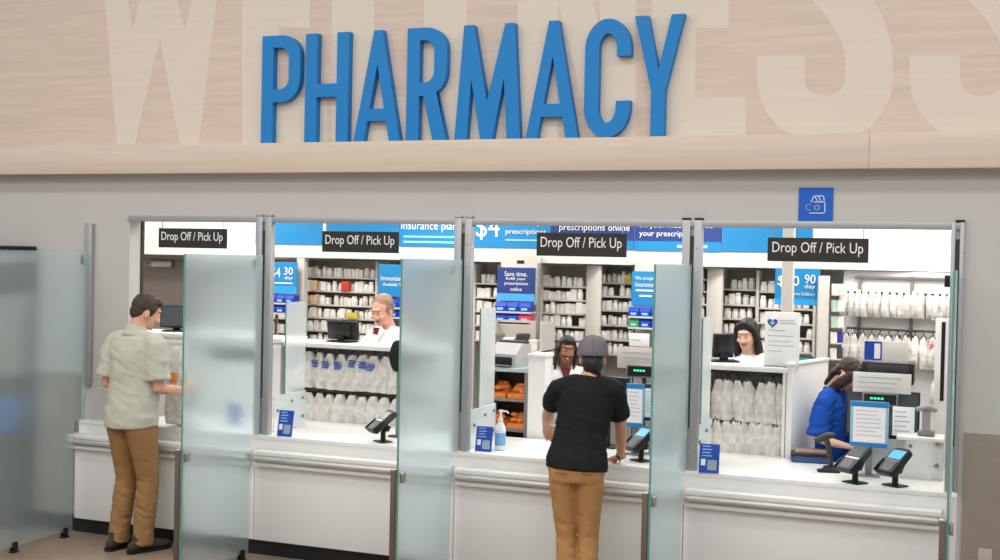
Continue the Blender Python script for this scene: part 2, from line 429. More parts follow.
flat_sign('banner', 'navy banner with two lines of white text and a bright blue foot stripe', 'banner', 634.4, 208, 722, 251, YB, navy, .012,
          [('on your mobile phone', .06, .90, .50, .66, txt_white), ('your prescriptions', .06, .74, .30, .46, txt_white)], [(0, 1, 0, .22, cyan, 'stripe'), (.50, .84, .08, .14, txt_white, 'small_print')], **BA)
flat_sign('banner', 'plain bright blue banner right of the navy text banner, beside the hanging pillar', 'banner', 722.5, 210, 784, 252, YB, cyan, .012, **BA)
flat_sign('banner', 'short plain bright blue banner at the right end of the banner row', 'banner', 789, 208, 813, 248, YB, cyan, .012, **BA)

# ================================================================ COUNTER
ct = thing('service_counter', 'long white pharmacy service counter with steel bumper rails and black toe kick', 'counter', (1.57, 0, 0))
CX = 1.57
def L(x): return x-CX
CL, CR = -1.605, 4.668
part('countertop', MB().box(L(CL), L(X0), -.06, -.002, ZC-.03, ZC, .004).box(L(X0), L(CR), -.06, .76, ZC-.03, ZC, .004), white, ct)
part('apron', MB().box(L(CL), L(CR), -.055, -.002, .70, ZC-.028), white, ct)
POST = [-1.56, 0., 1.56, 3.12, 4.68]
for i in range(4):
    a, b = POST[i], POST[i+1]
    if i == 0: a = CL+.0
    if i == 3: b = CR-.01
    q = part('front_panel', MB().box(L(a+.003), L(b-.003), -.10, -.002, .117, .70, .003), white, ct)
    # bumper: upper lip, tube, lower lip
    a2 = a-.02 if i == 0 else a+.02
    lp = MB()
    lp.box(L(a2), L(b-.02), -.16, -.05, .735, .768, .006); lp.box(L(a2), L(b-.02), -.145, -.10, .655, .685, .005)
    lp.box(L(a2), L(b-.02), -.125, -.05, .68, .74)
    bl = part('bumper', lp, white, ct)
    part('bumper_rail', MB().tube([(L(a2+.02), -.15, .712), (L(b-.05), -.15, .712)], .024, 14, round_end=True), rail_m, bl, 60)
part('toe_kick', MB().box(L(CL-.03), L(CR), -.045, -.002, 0, .12), kick, ct)
part('inner_body', MB().box(L(X0), L(X1), .002, .74, 0, ZC-.031), white, ct)

# ================================================================ SCREEN FRAME
fr = thing('screen_frame', 'grey aluminium screen frame of posts and top rail standing on the counter', 'frame', (1.76, 0, ZC))
FX = 1.76
for i, px in enumerate(POST[1:]):
    p = MB(); x = px-FX
    hw = .064 if i < 3 else .036
    p.box(x-hw, x-.012, -.035, .02, .0, ZT-ZC, .004); p.box(x+.012, x+hw, -.035, .02, .0, ZT-ZC, .004)
    p.box(x-.013, x+.013, -.012, .02, 0, ZT-ZC)
    po = part('post', p, alu, fr)
    part('seal', MB().box(x-.011, x+.011, -.030, -.013, 1.13-ZC, 2.34-ZC), rubber, po)
    cp = MB()
    for s in ((-1, 1) if i < 3 else (1,)): cp.box(x+(s*.04 if i < 3 else .012)-.026, x+(s*.04 if i < 3 else .012)+.026, -.038, .023, ZT-ZC, ZT-ZC+.013, .003)
    part('end_cap', cp, black if i > 1 else alu, po)
    part('clamp', MB().box(x-hw-.03, x-hw, -.03, .0, 2.06-ZC, 2.13-ZC, .004), black, po)
    sc = MB()
    for z in (.02, .62, 1.25, 1.4): sc.lathe([(.005, 0), (.006, .002), (.004, .004)], (0, 0, 0), 8) if 0 else sc.ell((x+.035, -.036, z), (.006, .003, .006), seg=8)
    part('screw', sc, steel, po)
part('top_rail', MB().box(X0-FX, 4.715-FX, -.03, .02, ZT-ZC-.045, ZT-ZC-.002, .003), alu, fr)

wc = thing('wall_channel', 'grey upright metal channel on the wall left of the man in the pale shirt', 'channel', (-1.56, 0, 1.13))
part('channel', MB().box(-.034, .034, -.04, 0, 0, 1.245, .004), alu, wc)
part('clamp', MB().box(-.075, -.034, -.035, -.005, .93, 1.0, .004), dark_grey, wc)

# ================================================================ PRIVACY PANELS
PY0, PZ = -.966, 2.158
pl = ['frosted glass privacy panel at the far left, left of the man in the pale shirt', 'frosted glass privacy panel right beside the man in the pale shirt',
      'frosted glass privacy panel right of the white-coated man', 'frosted glass privacy panel right of the man in the cap', 'frosted glass privacy panel seen edge on at the right end of the counter']
for i, px in enumerate(POST):
    t = thing('privacy_panel', pl[i], 'glass panel', (px, -.5, 0), 0, 'frosted privacy panels at right angles to the counter')
    th = .006
    poly = [(PY0+.5, .045), (PY0+.5, PZ), (.5-.05, PZ), (.5-.05, ZC+.004), (.5-.170, ZC+.004), (.5-.170, .045)]
    part('glass_pane', MB().prism(poly, 'x', -th, th), frost, t, None)
    e = MB(); e.box(-th, th, PY0+.495, PY0+.4995, .045, PZ)
    part('glass_edge', e, glass_edge, t, None)
    if i: 
        g = part('leg', MB().box(-.040, -.0065, PY0+.5-.02, PY0+.5+.025, 0, .875, .004), leg_metal, t)
        part('leg_cap', MB().box(-.042, -.0062, PY0+.5-.022, PY0+.5+.027, .873, .885, .003), steel, g)
        part('bracket', MB().box(.0065, .028, PY0+.515, PY0+.56, .80, .86, .004), steel, t)
    for yy in (.5-.25, PY0+.5+.2):
        f_ = MB(); f_.box(-.022, .022, yy-.03, yy+.03, .0, .012, .002); f_.box(-.018, -.0065, yy-.022, yy+.022, .012, .075, .003); f_.box(.0065, .018, yy-.022, yy+.022, .012, .075, .003)
        part('foot_clamp', f_, black, t)

# inner panes beside each post, on the counter
ptop = [302, 308, 318]
for k, (px, side) in enumerate(((0., 'the white-coated man'), (1.56, 'the smiling woman'), (3.12, 'the black-haired woman'))):
    nm = ('left of '+side)
    x = px+.02
    ztop = at((298, 490, 708)[k], ptop[k], .4).z
    t = thing('inner_screen', 'tall narrow frosted screen on the counter '+nm, 'glass panel', (x, .4, ZC), 0, 'tall inner screens on the counter')
    part('glass_pane', MB().box(-.005, .005, -.14, .14, .002, ztop-ZC), frost_in, t, None)
    part('glass_edge', MB().box(-.005, .005, -.1445, -.1405, .002, ztop-ZC), glass_edge, t, None)
    t = thing('low_screen', 'low translucent screen with round bolts behind the blue card '+nm, 'glass panel', (x+.02, .3, ZC), 0, 'low inner screens on the counter')
    part('glass_pane', MB().box(-.005, .005, -.22, .23, .002, .27), frost_in, t, None)
    for yy, zz in ((-.18, .16), (.02, .21), (.18, .22), (.18, .08)):
        part('bolt', MB().tube([(.005, yy, zz), (.016, yy, zz)], .012, 10), mid_grey, t)

# blue cards leaning on the screens
for k, (x0, y0, x1, y1, who) in enumerate(((277, 410, 291, 436.5, 'nearest the white-coated man'), (475, 426, 491, 451.5, 'left of the man in the cap'), (698.5, 443.5, 718.5, 473, 'right of the third glass panel'))):
    base = onz((x0+x1)/2-1, y1, ZC); Y = base.y
    a, b = at(x0, y1, Y).x, at(x1, y1, Y).x; h = at(x0, y0, Y).z-ZC; w = b-a
    t = tag(link('leaflet_card', MB().box(-w/2, w/2, 0, .006, 0, h, .001).mesh('card'), royal, None, ((a+b)/2, Y, ZC+.001), rot=(R(-12), 0, R(4))), 'small blue printed card leaning on the counter '+who, 'card', 'blue cards on the counter')
    mb = MB()
    for j in range(4): mb.box(-w*.35, w*(.05+.07*(j % 2)), -.001, 0, h*(.9-j*.11), h*(.935-j*.11))
    part('lettering', mb, light_ink, t, None)
    part('phone_picture', MB().box(-w*.40, -w*.18, -.001, 0, h*.25, h*.47, 0), txt_white, t, None)
    part('picture', MB().box(-w*.08, w*.38, -.001, 0, h*.10, h*.45, 0), qr, t, None)
EXPOSURE = 0.0

# ================================================================ PAYMENT TERMINALS, BOTTLE, SMALL THINGS ON THE COUNTER
def rotM(rx, ry, rz, loc): return Matrix.Translation(loc) @ Matrix.Rotation(R(rz), 4, 'Z') @ Matrix.Rotation(R(ry), 4, 'Y') @ Matrix.Rotation(R(rx), 4, 'X')
def terminal(label, loc, rz, screen):
    t = thing('payment_terminal', label, 'card terminal', loc, R(rz), 'payment terminals on the counter'); t.scale = (1.1, 1.1, .92)
    part('base_plate', MB().box(-.055, .055, -.045, .045, .001, .010, .003), black, t)
    part('stem', MB().tube([(0, 0, .008), (0, 0, .07), (0, .012, .10)], .017, 12).tube([(0, .012, .085), (0, .03, .125)], .026, 12), black, t)
    M = rotM(-48, 0, 0, (0, -.01, .155))
    b = MB()
    b.prism([(-.052, -.105), (.052, -.105), (.058, -.02), (.056, .095), (.040, .108), (-.040, .108), (-.056, .095), (-.058, -.02)], 'y', -.022, .022)
    bmesh.ops.bevel(b.bm, geom=b.bm.edges[:], offset=.006, segments=2, affect='EDGES')
    bmesh.ops.transform(b.bm, matrix=M, verts=b.bm.verts)
    hs = part('housing', b, dark_grey if screen is screen_dark else black, t)
    part('screen', MB().box(-.043, .043, -.0245, -.02, .012, .082, .0, M), screen, hs, None)
    part('frame', MB().box(-.049, .049, -.0235, -.021, .006, .088, .0, M), dark_grey, hs, None)
    part('keypad', MB().box(-.036, .036, -.0245, -.02, -.088, -.012, .0, M), keys, hs, None)
    part('light_strip', MB().box(-.046, .046, -.0243, -.02, -.008, .003, .0, M), paper if screen is screen_dark else mid_grey, hs, None)
    part('shield', MB().box(-.064, -.056, -.03, .02, -.10, -.0, .002, M).box(.056, .064, -.03, .02, -.10, .0, .002, M), black, hs)
    return t
def on_counter(x, y): v = onz(x, y, ZC); return (v.x, v.y, ZC)
terminal('black card terminal left of the second glass panel, below the white-coated man', on_counter(383, 442), -38, screen_dark)
terminal('black card terminal with a blue screen by the man in the cap', on_counter(641, 461), -38, screen_blue)
terminal('dark card terminal with a white strip, its screen off, in front of the blue-shirted woman', on_counter(855, 483), -38, screen_dark)
terminal('black card terminal with a bright blue screen, last on the counter at the right end', on_counter(895, 486), -38, screen_blue)
terminal('black card terminal half hidden beside the man in the pale shirt', on_counter(184, 425), -38, screen_dark)

# hand sanitiser
v = on_counter(500, 450)
t = thing('sanitizer_bottle', 'white pump bottle of hand sanitiser with a blue label by the blue card', 'bottle', v)
part('body', MB().lathe([(.030, .001), (.036, .006), (.037, .13), (.034, .16), (.018, .185), (.014, .20)], n=24), mat('sanitizer_white', (226, 232, 236), .3), t)
part('label', MB().lathe([(.0375, .035), (.0378, .04), (.0378, .115), (.0375, .12)], n=24), clear_blue, t)
pm = part('pump', MB().lathe([(.017, .195), (.017, .22), (.007, .222), (.007, .258), (.014, .26), (.014, .275)], n=16), white, t)
part('nozzle', MB().tube([(0, 0, .268), (.05, -.012, .268), (.062, -.015, .258)], .006, 8), white, pm)

# white bag with orange print held at the counter by the man in the pale shirt
def bag_bm(w, h, d, seed, top=.35, n=14, rows=12, y0=0):
    rd = random.Random(seed); bm = bmesh.new(); rings = []
    ph = [rd.uniform(0, 6.28) for _ in range(4)]
    for i in range(rows+1):
        s = i/rows
        wd = w/2*(top+(1-top)*min(1, (s/.35)))*(1-.10*max(0, s-.85)/.15)
        dd = d/2*(.25+.75*min(1, s/.5))*(1-.35*max(0, s-.8)/.2)
        cx = .04*w*math.sin(3*s+ph[0])
        ring = []
        for j in range(n):
            a = 2*PI*j/n
            rr = 1+.10*math.sin(5*a+ph[1]+4*s)+.07*math.sin(3*a+ph[2]-7*s)
            ring.append(bm.verts.new((cx+wd*math.cos(a)*rr, y0+dd*math.sin(a)*rr, -h*s+.01*math.sin(4*a+ph[3])*(1 if 0 < i < rows else 0))))
        rings.append(ring)
    for i in range(rows):
        for j in range(n): bm.faces.new((rings[i][j], rings[i][(j+1) % n], rings[i+1][(j+1) % n], rings[i+1][j]))
    bm.faces.new(rings[0][::-1]); bm.faces.new(rings[-1])
    return bm
t = thing('medicine_bag', 'white plastic medicine bag with orange print held by the man in the pale shirt', 'bag', at(178, 347, .0)+Vector((0, .0, 0)))
h_ = t.location.z-ZC-.02
part('bag', MB().add(bag_bm(.20, h_, .10, 3, .5)), bag_m, t)
part('print', MB().box(-.03, .03, -.058, -.048, -.26, -.19, .002), orange, t)

# ================================================================ HANGING BAG CABINETS
def make_bag(seed, w, h, d, clip):
    me = MB().add(bag_bm(w, h, d, seed)).mesh('bag', 60); me.materials.append(bag_m)
    return me
CLIP = MB().box(-.02, .02, -.012, .012, -.03, .004, .003).tube([(0, 0, 0), (0, -.012, .018), (0, 0, .034), (0, .012, .02)], .004, 8).mesh('clip', 40); CLIP.materials.append(dark_grey)
INK = {}
def bag_protos(w, h, d, n, s0, ink_m=None):
    P = []
    for k in range(n):
        me = make_bag(s0+k, w, h, d, True)
        ink = MB()
        rd = random.Random(s0+k)
        zc = -h*rd.uniform(.12, .3)
        for j in range(3):
            ink.box(-w*.22, w*rd.uniform(.05, .25), -d*.5-.004, -d*.36, zc-j*.022-.010, zc-j*.022, 0)
        im = ink.mesh('print'); im.materials.append(ink_m or bag_ink)
        P.append((me, im))
    return P
def hang_bags(P, xs, y, z, group, label, rz=0., origin=None, clips=True, inks=.5, seed=0):
    rd = random.Random(seed)
    for k, x in enumerate(xs):
        me, im = P[rd.randrange(len(P))]
        if origin is None: loc = Vector((x, y+rd.uniform(-.012, .012), z-rd.uniform(0, .012)))
        else: loc = origin + Matrix.Rotation(rz, 3, 'Z') @ Vector((x, y+rd.uniform(-.01, .01), z-rd.uniform(0, .012)))
        o = bpy.data.objects.new('hanging_bag', me); COL.objects.link(o); o.location = loc
        o.rotation_euler = (R(rd.uniform(-4, 4)), R(rd.uniform(-4, 4)), rz+R(rd.uniform(-30, 30)))
        tag(o, label, 'bag', group)
        if clips:
            c = bpy.data.objects.new('hanger_clip', CLIP); COL.objects.link(c); c.parent = o
        if rd.random() < inks:
            c = bpy.data.objects.new('print', im); COL.objects.link(c); c.parent = o
def cabinet(label, xa, xb, y, ztop, depth, zrods, name='bag_cabinet'):
    t = thing(name, label, 'cabinet', ((xa+xb)/2, y, 0)); w = (xb-xa)/2
    part('top', MB().box(-w-.015, w+.015, -.015, depth, ztop-.035, ztop, .004), white, t)
    part('side_panel', MB().box(-w, -w+.02, 0, depth, 0, ztop-.035), white, t)
    part('side_panel', MB().box(w-.02, w, 0, depth, 0, ztop-.035), white, t)
    part('back_panel', MB().box(-w+.02, w-.02, depth-.015, depth, 0, ztop-.035), mat('cabinet_back', (205, 200, 193), .6), t)
    part('shelf', MB().box(-w+.02, w-.02, 0, depth-.015, .84, .86), white, t)
    for z in zrods:
        part('rod', MB().tube([(-w+.02, depth*.4, z), (w-.02, depth*.4, z)], .010, 10), dark_grey, t)
    part('hanger_bar', MB().box(-w+.02, w-.02, depth*.4-.02, depth*.4-.008, zrods[-1]-.045, zrods[-1]+.012, .003), mat('dark_brown_bar', (62, 52, 46), .6, var=.3, vscale=30), t)
    return t

YC = .78
# second bay: two rows of bags below the white work top
ztop = at(355, 345, YC).z
za = at(355, 349, YC+.12).z; zb = at(355, 388, YC+.12).z
cabinet('white cabinet open at the front with two rows of hanging bags, below the white-coated man', -.30, 1.02, YC, ztop, .36, (za+.0, zb), )
PA = bag_protos(.15, .285, .12, 5, 11); PB = bag_protos(.145, .255, .12, 5, 31)
xs = [-.25+.098*k for k in range(13)]
hang_bags(PA, xs, YC+.12, za-.036, 'bags on the upper rod below the white-coated man', 'white printed medicine bag on the upper rod of the cabinet below the white-coated man', seed=1, clips=True, inks=.75)
hang_bags(PB, xs, YC+.12, zb-.052, 'bags on the lower rod below the white-coated man', 'white medicine bag on the lower rod of the cabinet below the white-coated man', seed=2, inks=.0)
# fourth bay
ztop4 = at(748, 366, YC).z
xa4, xb4 = 3.05, at(785, 410, YC).x
za4 = at(748, 374, YC+.12).z; zb4 = at(748, 413, YC+.12).z
t4 = cabinet('white cabinet open at the front with two rows of hanging bags, below the black-haired woman', xa4, xb4, YC, ztop4, .36, (za4, zb4))
PC = bag_protos(.115, .29, .09, 4, 51); PD = bag_protos(.125, .29, .10, 4, 71)
hang_bags(PC, [xa4+.08+.066*k for k in (0, 1, 2, 3, 4.6, 5.6, 6.6)], YC+.12, za4-.036, 'bags on the upper rod below the black-haired woman', 'white medicine bag on the upper rod of the cabinet below the black-haired woman', seed=3, inks=.1)
hang_bags(PD, [xa4+.07+.062*k for k in range(8)], YC+.12, zb4-.050, 'bags on the lower rod below the black-haired woman', 'white medicine bag on the lower rod of the cabinet below the black-haired woman', seed=4, inks=.0)
pw = thing('partition', 'white half-height partition between the black-haired woman and the blue-shirted woman', 'partition', (xb4+.024, YC, 0), R(-14.6))
part('panel', MB().box(-.022, .022, .0, .66, 0, ztop4+.015, .004), white, pw)
part('cap', MB().box(-.03, .03, -.01, .67, ztop4+.0155, ztop4+.035, .004), white, pw)
# first bay: closed white cabinet with ledge
z1 = at(168, 333, YC).z
t = thing('closed_cabinet', 'plain white closed cabinet with a ledge top beyond the first counter bay', 'cabinet', (-1.0, YC, 0))
part('body', MB().box(-.85, .66, 0, .36, 0, z1-.035), white, t)
part('top', MB().box(-.87, .68, -.02, .38, z1-.035, z1, .004), white, t)
part('moulding', MB().box(-.86, .67, -.012, 0, z1-.085, z1-.05, .004), white_paint, t)

# monitors ---------------------------------------------------------------
def monitor(label, loc, rz, w, h, tilt=-8, face=None, group=None, stand=.16):
    """screen faces local -y"""
    t = thing('monitor', label, 'monitor', loc, R(rz), group)
    M = rotM(tilt, 0, 0, (0, 0, stand+h/2))
    hs = MB().box(-w/2, w/2, -.02, .02, -h/2, h/2, .006, M); hs.box(-w*.32, w*.32, .018, .045, -h*.3, h*.3, .01, M)
    part('housing', hs, black, t)
    part('screen', MB().box(-w/2+.012, w/2-.012, -.0225, -.018, -h/2+.014, h/2-.012, 0, M), face or screen_dark, t, None)
    part('stand', MB().box(-.03, .03, .01, .035, .008, stand+h*.3, .006), black, t)
    part('base', MB().box(-.10, .10, -.08, .09, .0, .012, .004), black, t)
    return t
monitor('black monitor seen from behind beside the white-coated man', (at(343, 340, 1.02).x, 1.02, ztop), 172, .29, .15, stand=.02)
monitor('black monitor on the white ledge seen through the first bay', (at(176, 330, 1.0).x, 1.0, z1), 20, .26, .19, stand=.03)
monitor('large black monitor left of the black-haired woman', (at(723, 360, 1.06).x, 1.06, ztop4), 205, .15, .17, stand=.03)

# tall document holder beside the black-haired woman
v0 = at(782, 366, YC+.05)
X_a, X_b = at(764.5, 340, YC+.05).x, at(799.5, 340, YC+.05).x
wd = X_b-X_a; hh = at(782, 311, YC+.05).z-v0.z
t = thing('notice_board', 'tall white notice with a blue heart mark standing right of the black-haired woman', 'notice', ((X_a+X_b)/2, YC+.05, ztop4))
part('board', MB().box(-wd/2, wd/2, 0, .012, .006, hh, .002), paper, t)
part('foot', MB().box(-wd/2, wd/2, -.03, .05, 0, .006, .001), frost_in, t)
hm = MB()
hx, hz, hs_ = -wd*.28, hh*.80, wd*.15
heart = [(hx+hs_*.0625*16*math.sin(a)**3, hz+hs_*.0625*(13*math.cos(a)-5*math.cos(2*a)-2*math.cos(3*a)-math.cos(4*a))) for a in [2*PI*k/28 for k in range(28)]]
hm.add(shape_bm([heart], -.003, 0.)); part('heart_mark', hm, mat('heart_blue', (40, 104, 178), .5), t, None)
part('cross_mark', MB().box(hx-hs_*.12, hx+hs_*.12, -.004, -.003, hz-hs_*.45, hz+hs_*.4).box(hx-hs_*.42, hx+hs_*.42, -.004, -.003, hz-hs_*.14, hz+hs_*.12), txt_white, t, None)
ml = MB()
for k, (u0, u1, v) in enumerate(((.42, .85, .84), (.42, .9, .79), (.1, .6, .66), (.1, .82, .56), (.1, .75, .46), (.1, .85, .38), (.1, .5, .28))):
    ml.box(-wd/2+u0*wd, -wd/2+u1*wd, -.002, 0, v*hh, v*hh+.006)
part('lettering', ml, grey_ink, t, None)

# ================================================================ WALL SHELVING WITH BOTTLES
def bottle_mesh(r, h, m):
    mb = MB().lathe([(r*.92, 0), (r, .003), (r, h*.66), (r*.72, h*.76), (r*.70, h*.78), (r*.80, h*.79), (r*.80, h*.98), (r*.74, h)], n=14)
    me = mb.mesh('bottle', 40); me.materials.append(m); return me
def box_mesh(w, h, m):
    me = MB().box(-w/2, w/2, -.03, .03, 0, h, .002).mesh('carton'); me.materials.append(m); return me
BP = [('medicine_bottle', bottle_mesh(.023, .085, bottle_w)), ('medicine_bottle', bottle_mesh(.028, .075, bottle_w)), ('medicine_bottle', bottle_mesh(.020, .07, bottle_w)),
      ('medicine_bottle', bottle_mesh(.025, .08, bottle_c)), ('medicine_carton', box_mesh(.05, .085, box_w)), ('medicine_carton', box_mesh(.035, .07, box_w))]
def fill(xa, xb, y, z, where, grp, dens=.9, seed=0, boxes=.12, colour=None, M=None, hs=1.):
    rd = random.Random(seed); x = xa+.01
    while x < xb-.03:
        if rd.random() > dens: x += rd.uniform(.03, .07); continue
        k = rd.choice((4, 5)) if rd.random() < boxes else rd.choice((0, 0, 1, 1, 2, 3))
        nm, me = BP[k]; wdt = me.dimensions.x if hasattr(me, 'dimensions') else (.046, .056, .040, .050, .05, .035)[k]
        o = bpy.data.objects.new(nm, me); COL.objects.link(o)
        p = Vector((x+wdt/2, y-rd.uniform(.0, .05), z))
        if M is not None: p = M @ p
        o.location = p; o.rotation_euler = (0, 0, R(rd.uniform(-8, 8)) if k > 3 else rd.uniform(0, 6))
        s = rd.uniform(.98, 1.22)*hs; o.scale = (s, s, s)
        tag(o, ('white medicine bottle' if k < 4 else 'pale medicine carton')+' on the '+where, 'bottle' if k < 4 else 'carton', ('bottles' if k < 4 else 'cartons')+' on the '+grp)
        x += wdt*s+rd.uniform(.001, .005)
def shelf_unit(label, xa, xb, y, zs, grp, dens=.9, seed=0, boxes=.12, rz=0., depth=.28, ends=(1, 1), ztop=2.12, hs=1.):
    """zs: heights of the shelf boards; front edge at y"""
    t = thing('shelf_unit', label, 'shelving', ((xa+xb)/2, y, 0), rz); w = (xb-xa)/2
    part('back_panel', MB().box(-w, w, depth-.01, depth, 0, ztop), shelf_back, t)
    for s, e in ((-1, ends[0]), (1, ends[1])):
        part('side_panel', MB().box(s*w-.012, s*w+.012, 0 if e else .08, depth, 0, ztop), shelf_end, t)
    for z in zs:
        part('shelf', MB().box(-w+.012, w-.012, 0, depth-.01, z-.016, z, .002), shelf_m, t)
    M = Matrix.Translation(t.location) @ Matrix.Rotation(rz, 4, 'Z')
    for k, z in enumerate(zs):
        fill(-w+.012, w-.012, .07, z, grp, grp, dens, seed*31+k, boxes, M=M, hs=hs)
    return t
YS = 3.12
def shelf_zs(x, ys): return [at(x, y, YS).z for y in ys]
# second bay unit
shelf_unit('tall bottle shelving behind the white-coated man', at(300, 300, YS).x, at(376, 300, YS).x, YS, shelf_zs(338, (277, 291, 305, 318, 331, 344)), 'tall shelving behind the white-coated man', .96, 1, .3)
# third bay: centre unit, turned end panel, right unit
shelf_unit('open bottle shelving left of the pale end panel, above the smiling woman', at(541, 300, YS).x, at(587, 300, YS).x, YS, shelf_zs(562, (286, 299.5, 313, 326, 339, 352)), 'shelving left of the pale end panel above the smiling woman', .95, 2, .35)
t = thing('end_panel', 'pale upright shelving end panel above the head of the man in the cap', 'panel', (at(594, 300, YS-.1).x, YS-.1, 0), R(-38))
part('panel', MB().box(-.10, .10, -.014, .014, 0, 2.13, .006), shelf_end, t)
part('foot', MB().box(-.11, .11, -.03, .03, 0, .05, .004), mid_grey, t)
shelf_unit('narrow bottle shelving left of the blue insurance sign', at(598, 300, YS).x, at(634, 300, YS).x, YS, shelf_zs(615, (282.5, 296, 310, 325, 339.5, 354)), 'narrow shelving left of the blue insurance sign', .93, 3, .05)
# fourth bay
shelf_unit('wide bottle shelving above the black-haired woman', at(721, 300, YS).x, at(757, 300, YS).x, YS, shelf_zs(740, (289, 304.5, 318.5, 333, 347)), 'wide shelving above the black-haired woman', .95, 4, .05)
shelf_unit('bottle shelving behind the hanging blue price sign', at(758, 300, YS).x, at(815, 300, YS).x, YS-.03, shelf_zs(780, (291.5, 308, 323, 337, 351)), 'shelving behind the hanging blue price sign', .9, 5, .3)
shelf_unit('narrow shelving at the left edge of the fourth bay', at(696, 300, YS).x, at(708, 300, YS).x, YS, shelf_zs(704, (279, 291, 304, 317)), 'narrow shelving at the left edge of the fourth bay', .95, 6, .4)
t = thing('end_panel', 'pale shelving end panel between the narrow and wide shelving of the fourth bay', 'panel', (at(715, 300, YS-.1).x, YS-.1, 0), R(-30))
part('panel', MB().box(-.085, .085, -.014, .014, 0, 2.13, .006), shelf_end, t)
part('foot', MB().box(-.09, .09, -.03, .03, 0, .05, .004), mid_grey, t)
# left edge of the second and third bays, and behind the first glass panel
shelf_unit('shelving of stock bags left of the navy sign', at(474, 300, YS).x, at(498, 300, YS).x, YS, shelf_zs(486, (283, 297, 311, 325, 340)), 'shelving left of the navy sign', .85, 7, .5)
shelf_unit('short shelving behind the blue price sign of the second bay', at(262, 300, YS).x, at(299, 300, YS).x, YS, shelf_zs(286, (318, 332, 346)), 'shelving behind the blue price sign of the second bay', .9, 8, .6)
shelf_unit('shelving seen through the second glass panel', at(404, 300, YS).x, at(462, 300, YS).x, YS, shelf_zs(430, (280, 300, 320, 340)), 'shelving seen through the second glass panel', .75, 9, .3)
# coloured boxes among the bottles
def odd_box(x, y, Y, w, h, m, label):
    v = at(x, y, Y)
    solo('medicine_carton', MB().box(-w/2, w/2, -.028, .028, 0, h, .002), m, label, 'carton', v)
z2 = shelf_zs(338, (277, 291, 305, 318))
for x, zi, w_, h_, m_, lb in ((346, 1, .085, .10, red, 'red medicine carton on the second shelf behind the white-coated man'), (313.5, 1, .07, .10, mat('peach_box', (226, 190, 150), .6), 'peach coloured carton on the second shelf left of the red one'),
                              (314, 2, .07, .09, mat('peach_box', (226, 190, 150), .6), 'peach coloured carton one shelf below the other peach one'), (353, 3, .12, .06, yellow, 'yellow-green carton on the fourth shelf behind the white-coated man')):
    solo('medicine_carton', MB().box(-w_/2, w_/2, -.028, .028, 0, h_, .002), m_, lb, 'carton', (at(x, 300, YS-.0).x, YS+.0, z2[zi]))
solo('medicine_carton', MB().box(-.03, .03, -.028, .028, 0, .07, .002), yellow, 'small yellow carton on the top shelf by the blue insurance sign', 'carton', (at(628, 300, YS).x, YS-.0, shelf_zs(615, (282.5,))[0]))

# ================================================================ SIGNS HANGING AT THE SHELVES
YH = 2.84
flat_sign('price_sign', 'small bright blue $4 and 30 day price sign in the second bay', 'sign', 268, 262, 297, 293.5, YH, cyan, .01,
          [('$4', .10, .44, .46, .82, txt_white), ('30', .56, .86, .60, .84, txt_white), ('day', .58, .86, .42, .56, txt_white)], [(.2, .86, .31, .35, txt_white, 'small_print'), (0, 1, 0, .24, mat('banner_mid', (44, 160, 226), .5), 'stripe')])
flat_sign('immunization_sign', 'bright blue Immunizations Available sign above the white-coated man', 'sign', 378.5, 264.5, 411, 297, YH, cyan, .01,
          [('Immunizations', .08, .96, .50, .64, txt_white), ('Available Today', .14, .96, .30, .43, txt_white)])
o, w, h = flat_sign('time_sign', 'navy sign reading Save time. Refill your prescriptions online, above the orange bins', 'sign', 497, 267.5, 535, 301, YH, navy, .012,
          [('Save time.', .20, .80, .74, .88, txt_white), ('Refill your', .24, .76, .60, .71, txt_white), ('prescriptions', .20, .82, .45, .57, txt_white), ('online', .36, .66, .30, .41, txt_white)], [(0, 1, 0, .22, mat('banner_pale', (76, 168, 226), .5), 'stripe')])
flat_sign('insurance_sign', 'bright blue insurance sign beside the third glass panel', 'sign', 631.5, 271.5, 668, 306, YH, cyan, .01,
          [('We accept', .10, .60, .72, .86, txt_white), ('insurance', .10, .60, .55, .68, txt_white)], [(.12, .60, .42, .47, txt_white, 'small_print'), (.22, .56, .26, .31, txt_white, 'small_print')])
flat_sign('price_sign', 'bright blue $10 and 90 day price sign behind the grey square pillar', 'sign', 775, 268.5, 820, 305, 2.62, cyan, .012,
          [('$10', .06, .54, .48, .80, txt_white), ('90', .66, .90, .60, .84, txt_white), ('day', .66, .90, .43, .57, txt_white), ('Home Delivery', .34, .90, .24, .35, txt_white)], [(0, 1, 0, .16, mat('banner_mid', (44, 160, 226), .5), 'stripe')])
# sign carriers
def carrier(label, x0, x1, y0, y1, Y, hole=True):
    a, b = at(x0, y0, Y).x, at(x1, y0, Y).x; z0, z1 = at(x0, y1, Y).z, at(x0, y0, Y).z
    t = thing('sign_carrier', label, 'sign holder', ((a+b)/2, Y, z0)); w = (b-a)/2
    part('panel', MB().box(-w, w, 0, .02, 0, z1-z0, .004), shelf_m, t)
    if hole: part('handle', MB().box(-.035, .035, -.006, 0, (z1-z0)-.075, (z1-z0)-.045, .004), black, t)
    return t
carrier('grey carrier panel with a black hand slot behind the navy sign', 501, 541, 255, 304, YH+.014)
carrier('grey carrier panel behind the insurance sign', 635, 672, 258.5, 308, YH+.012, False)
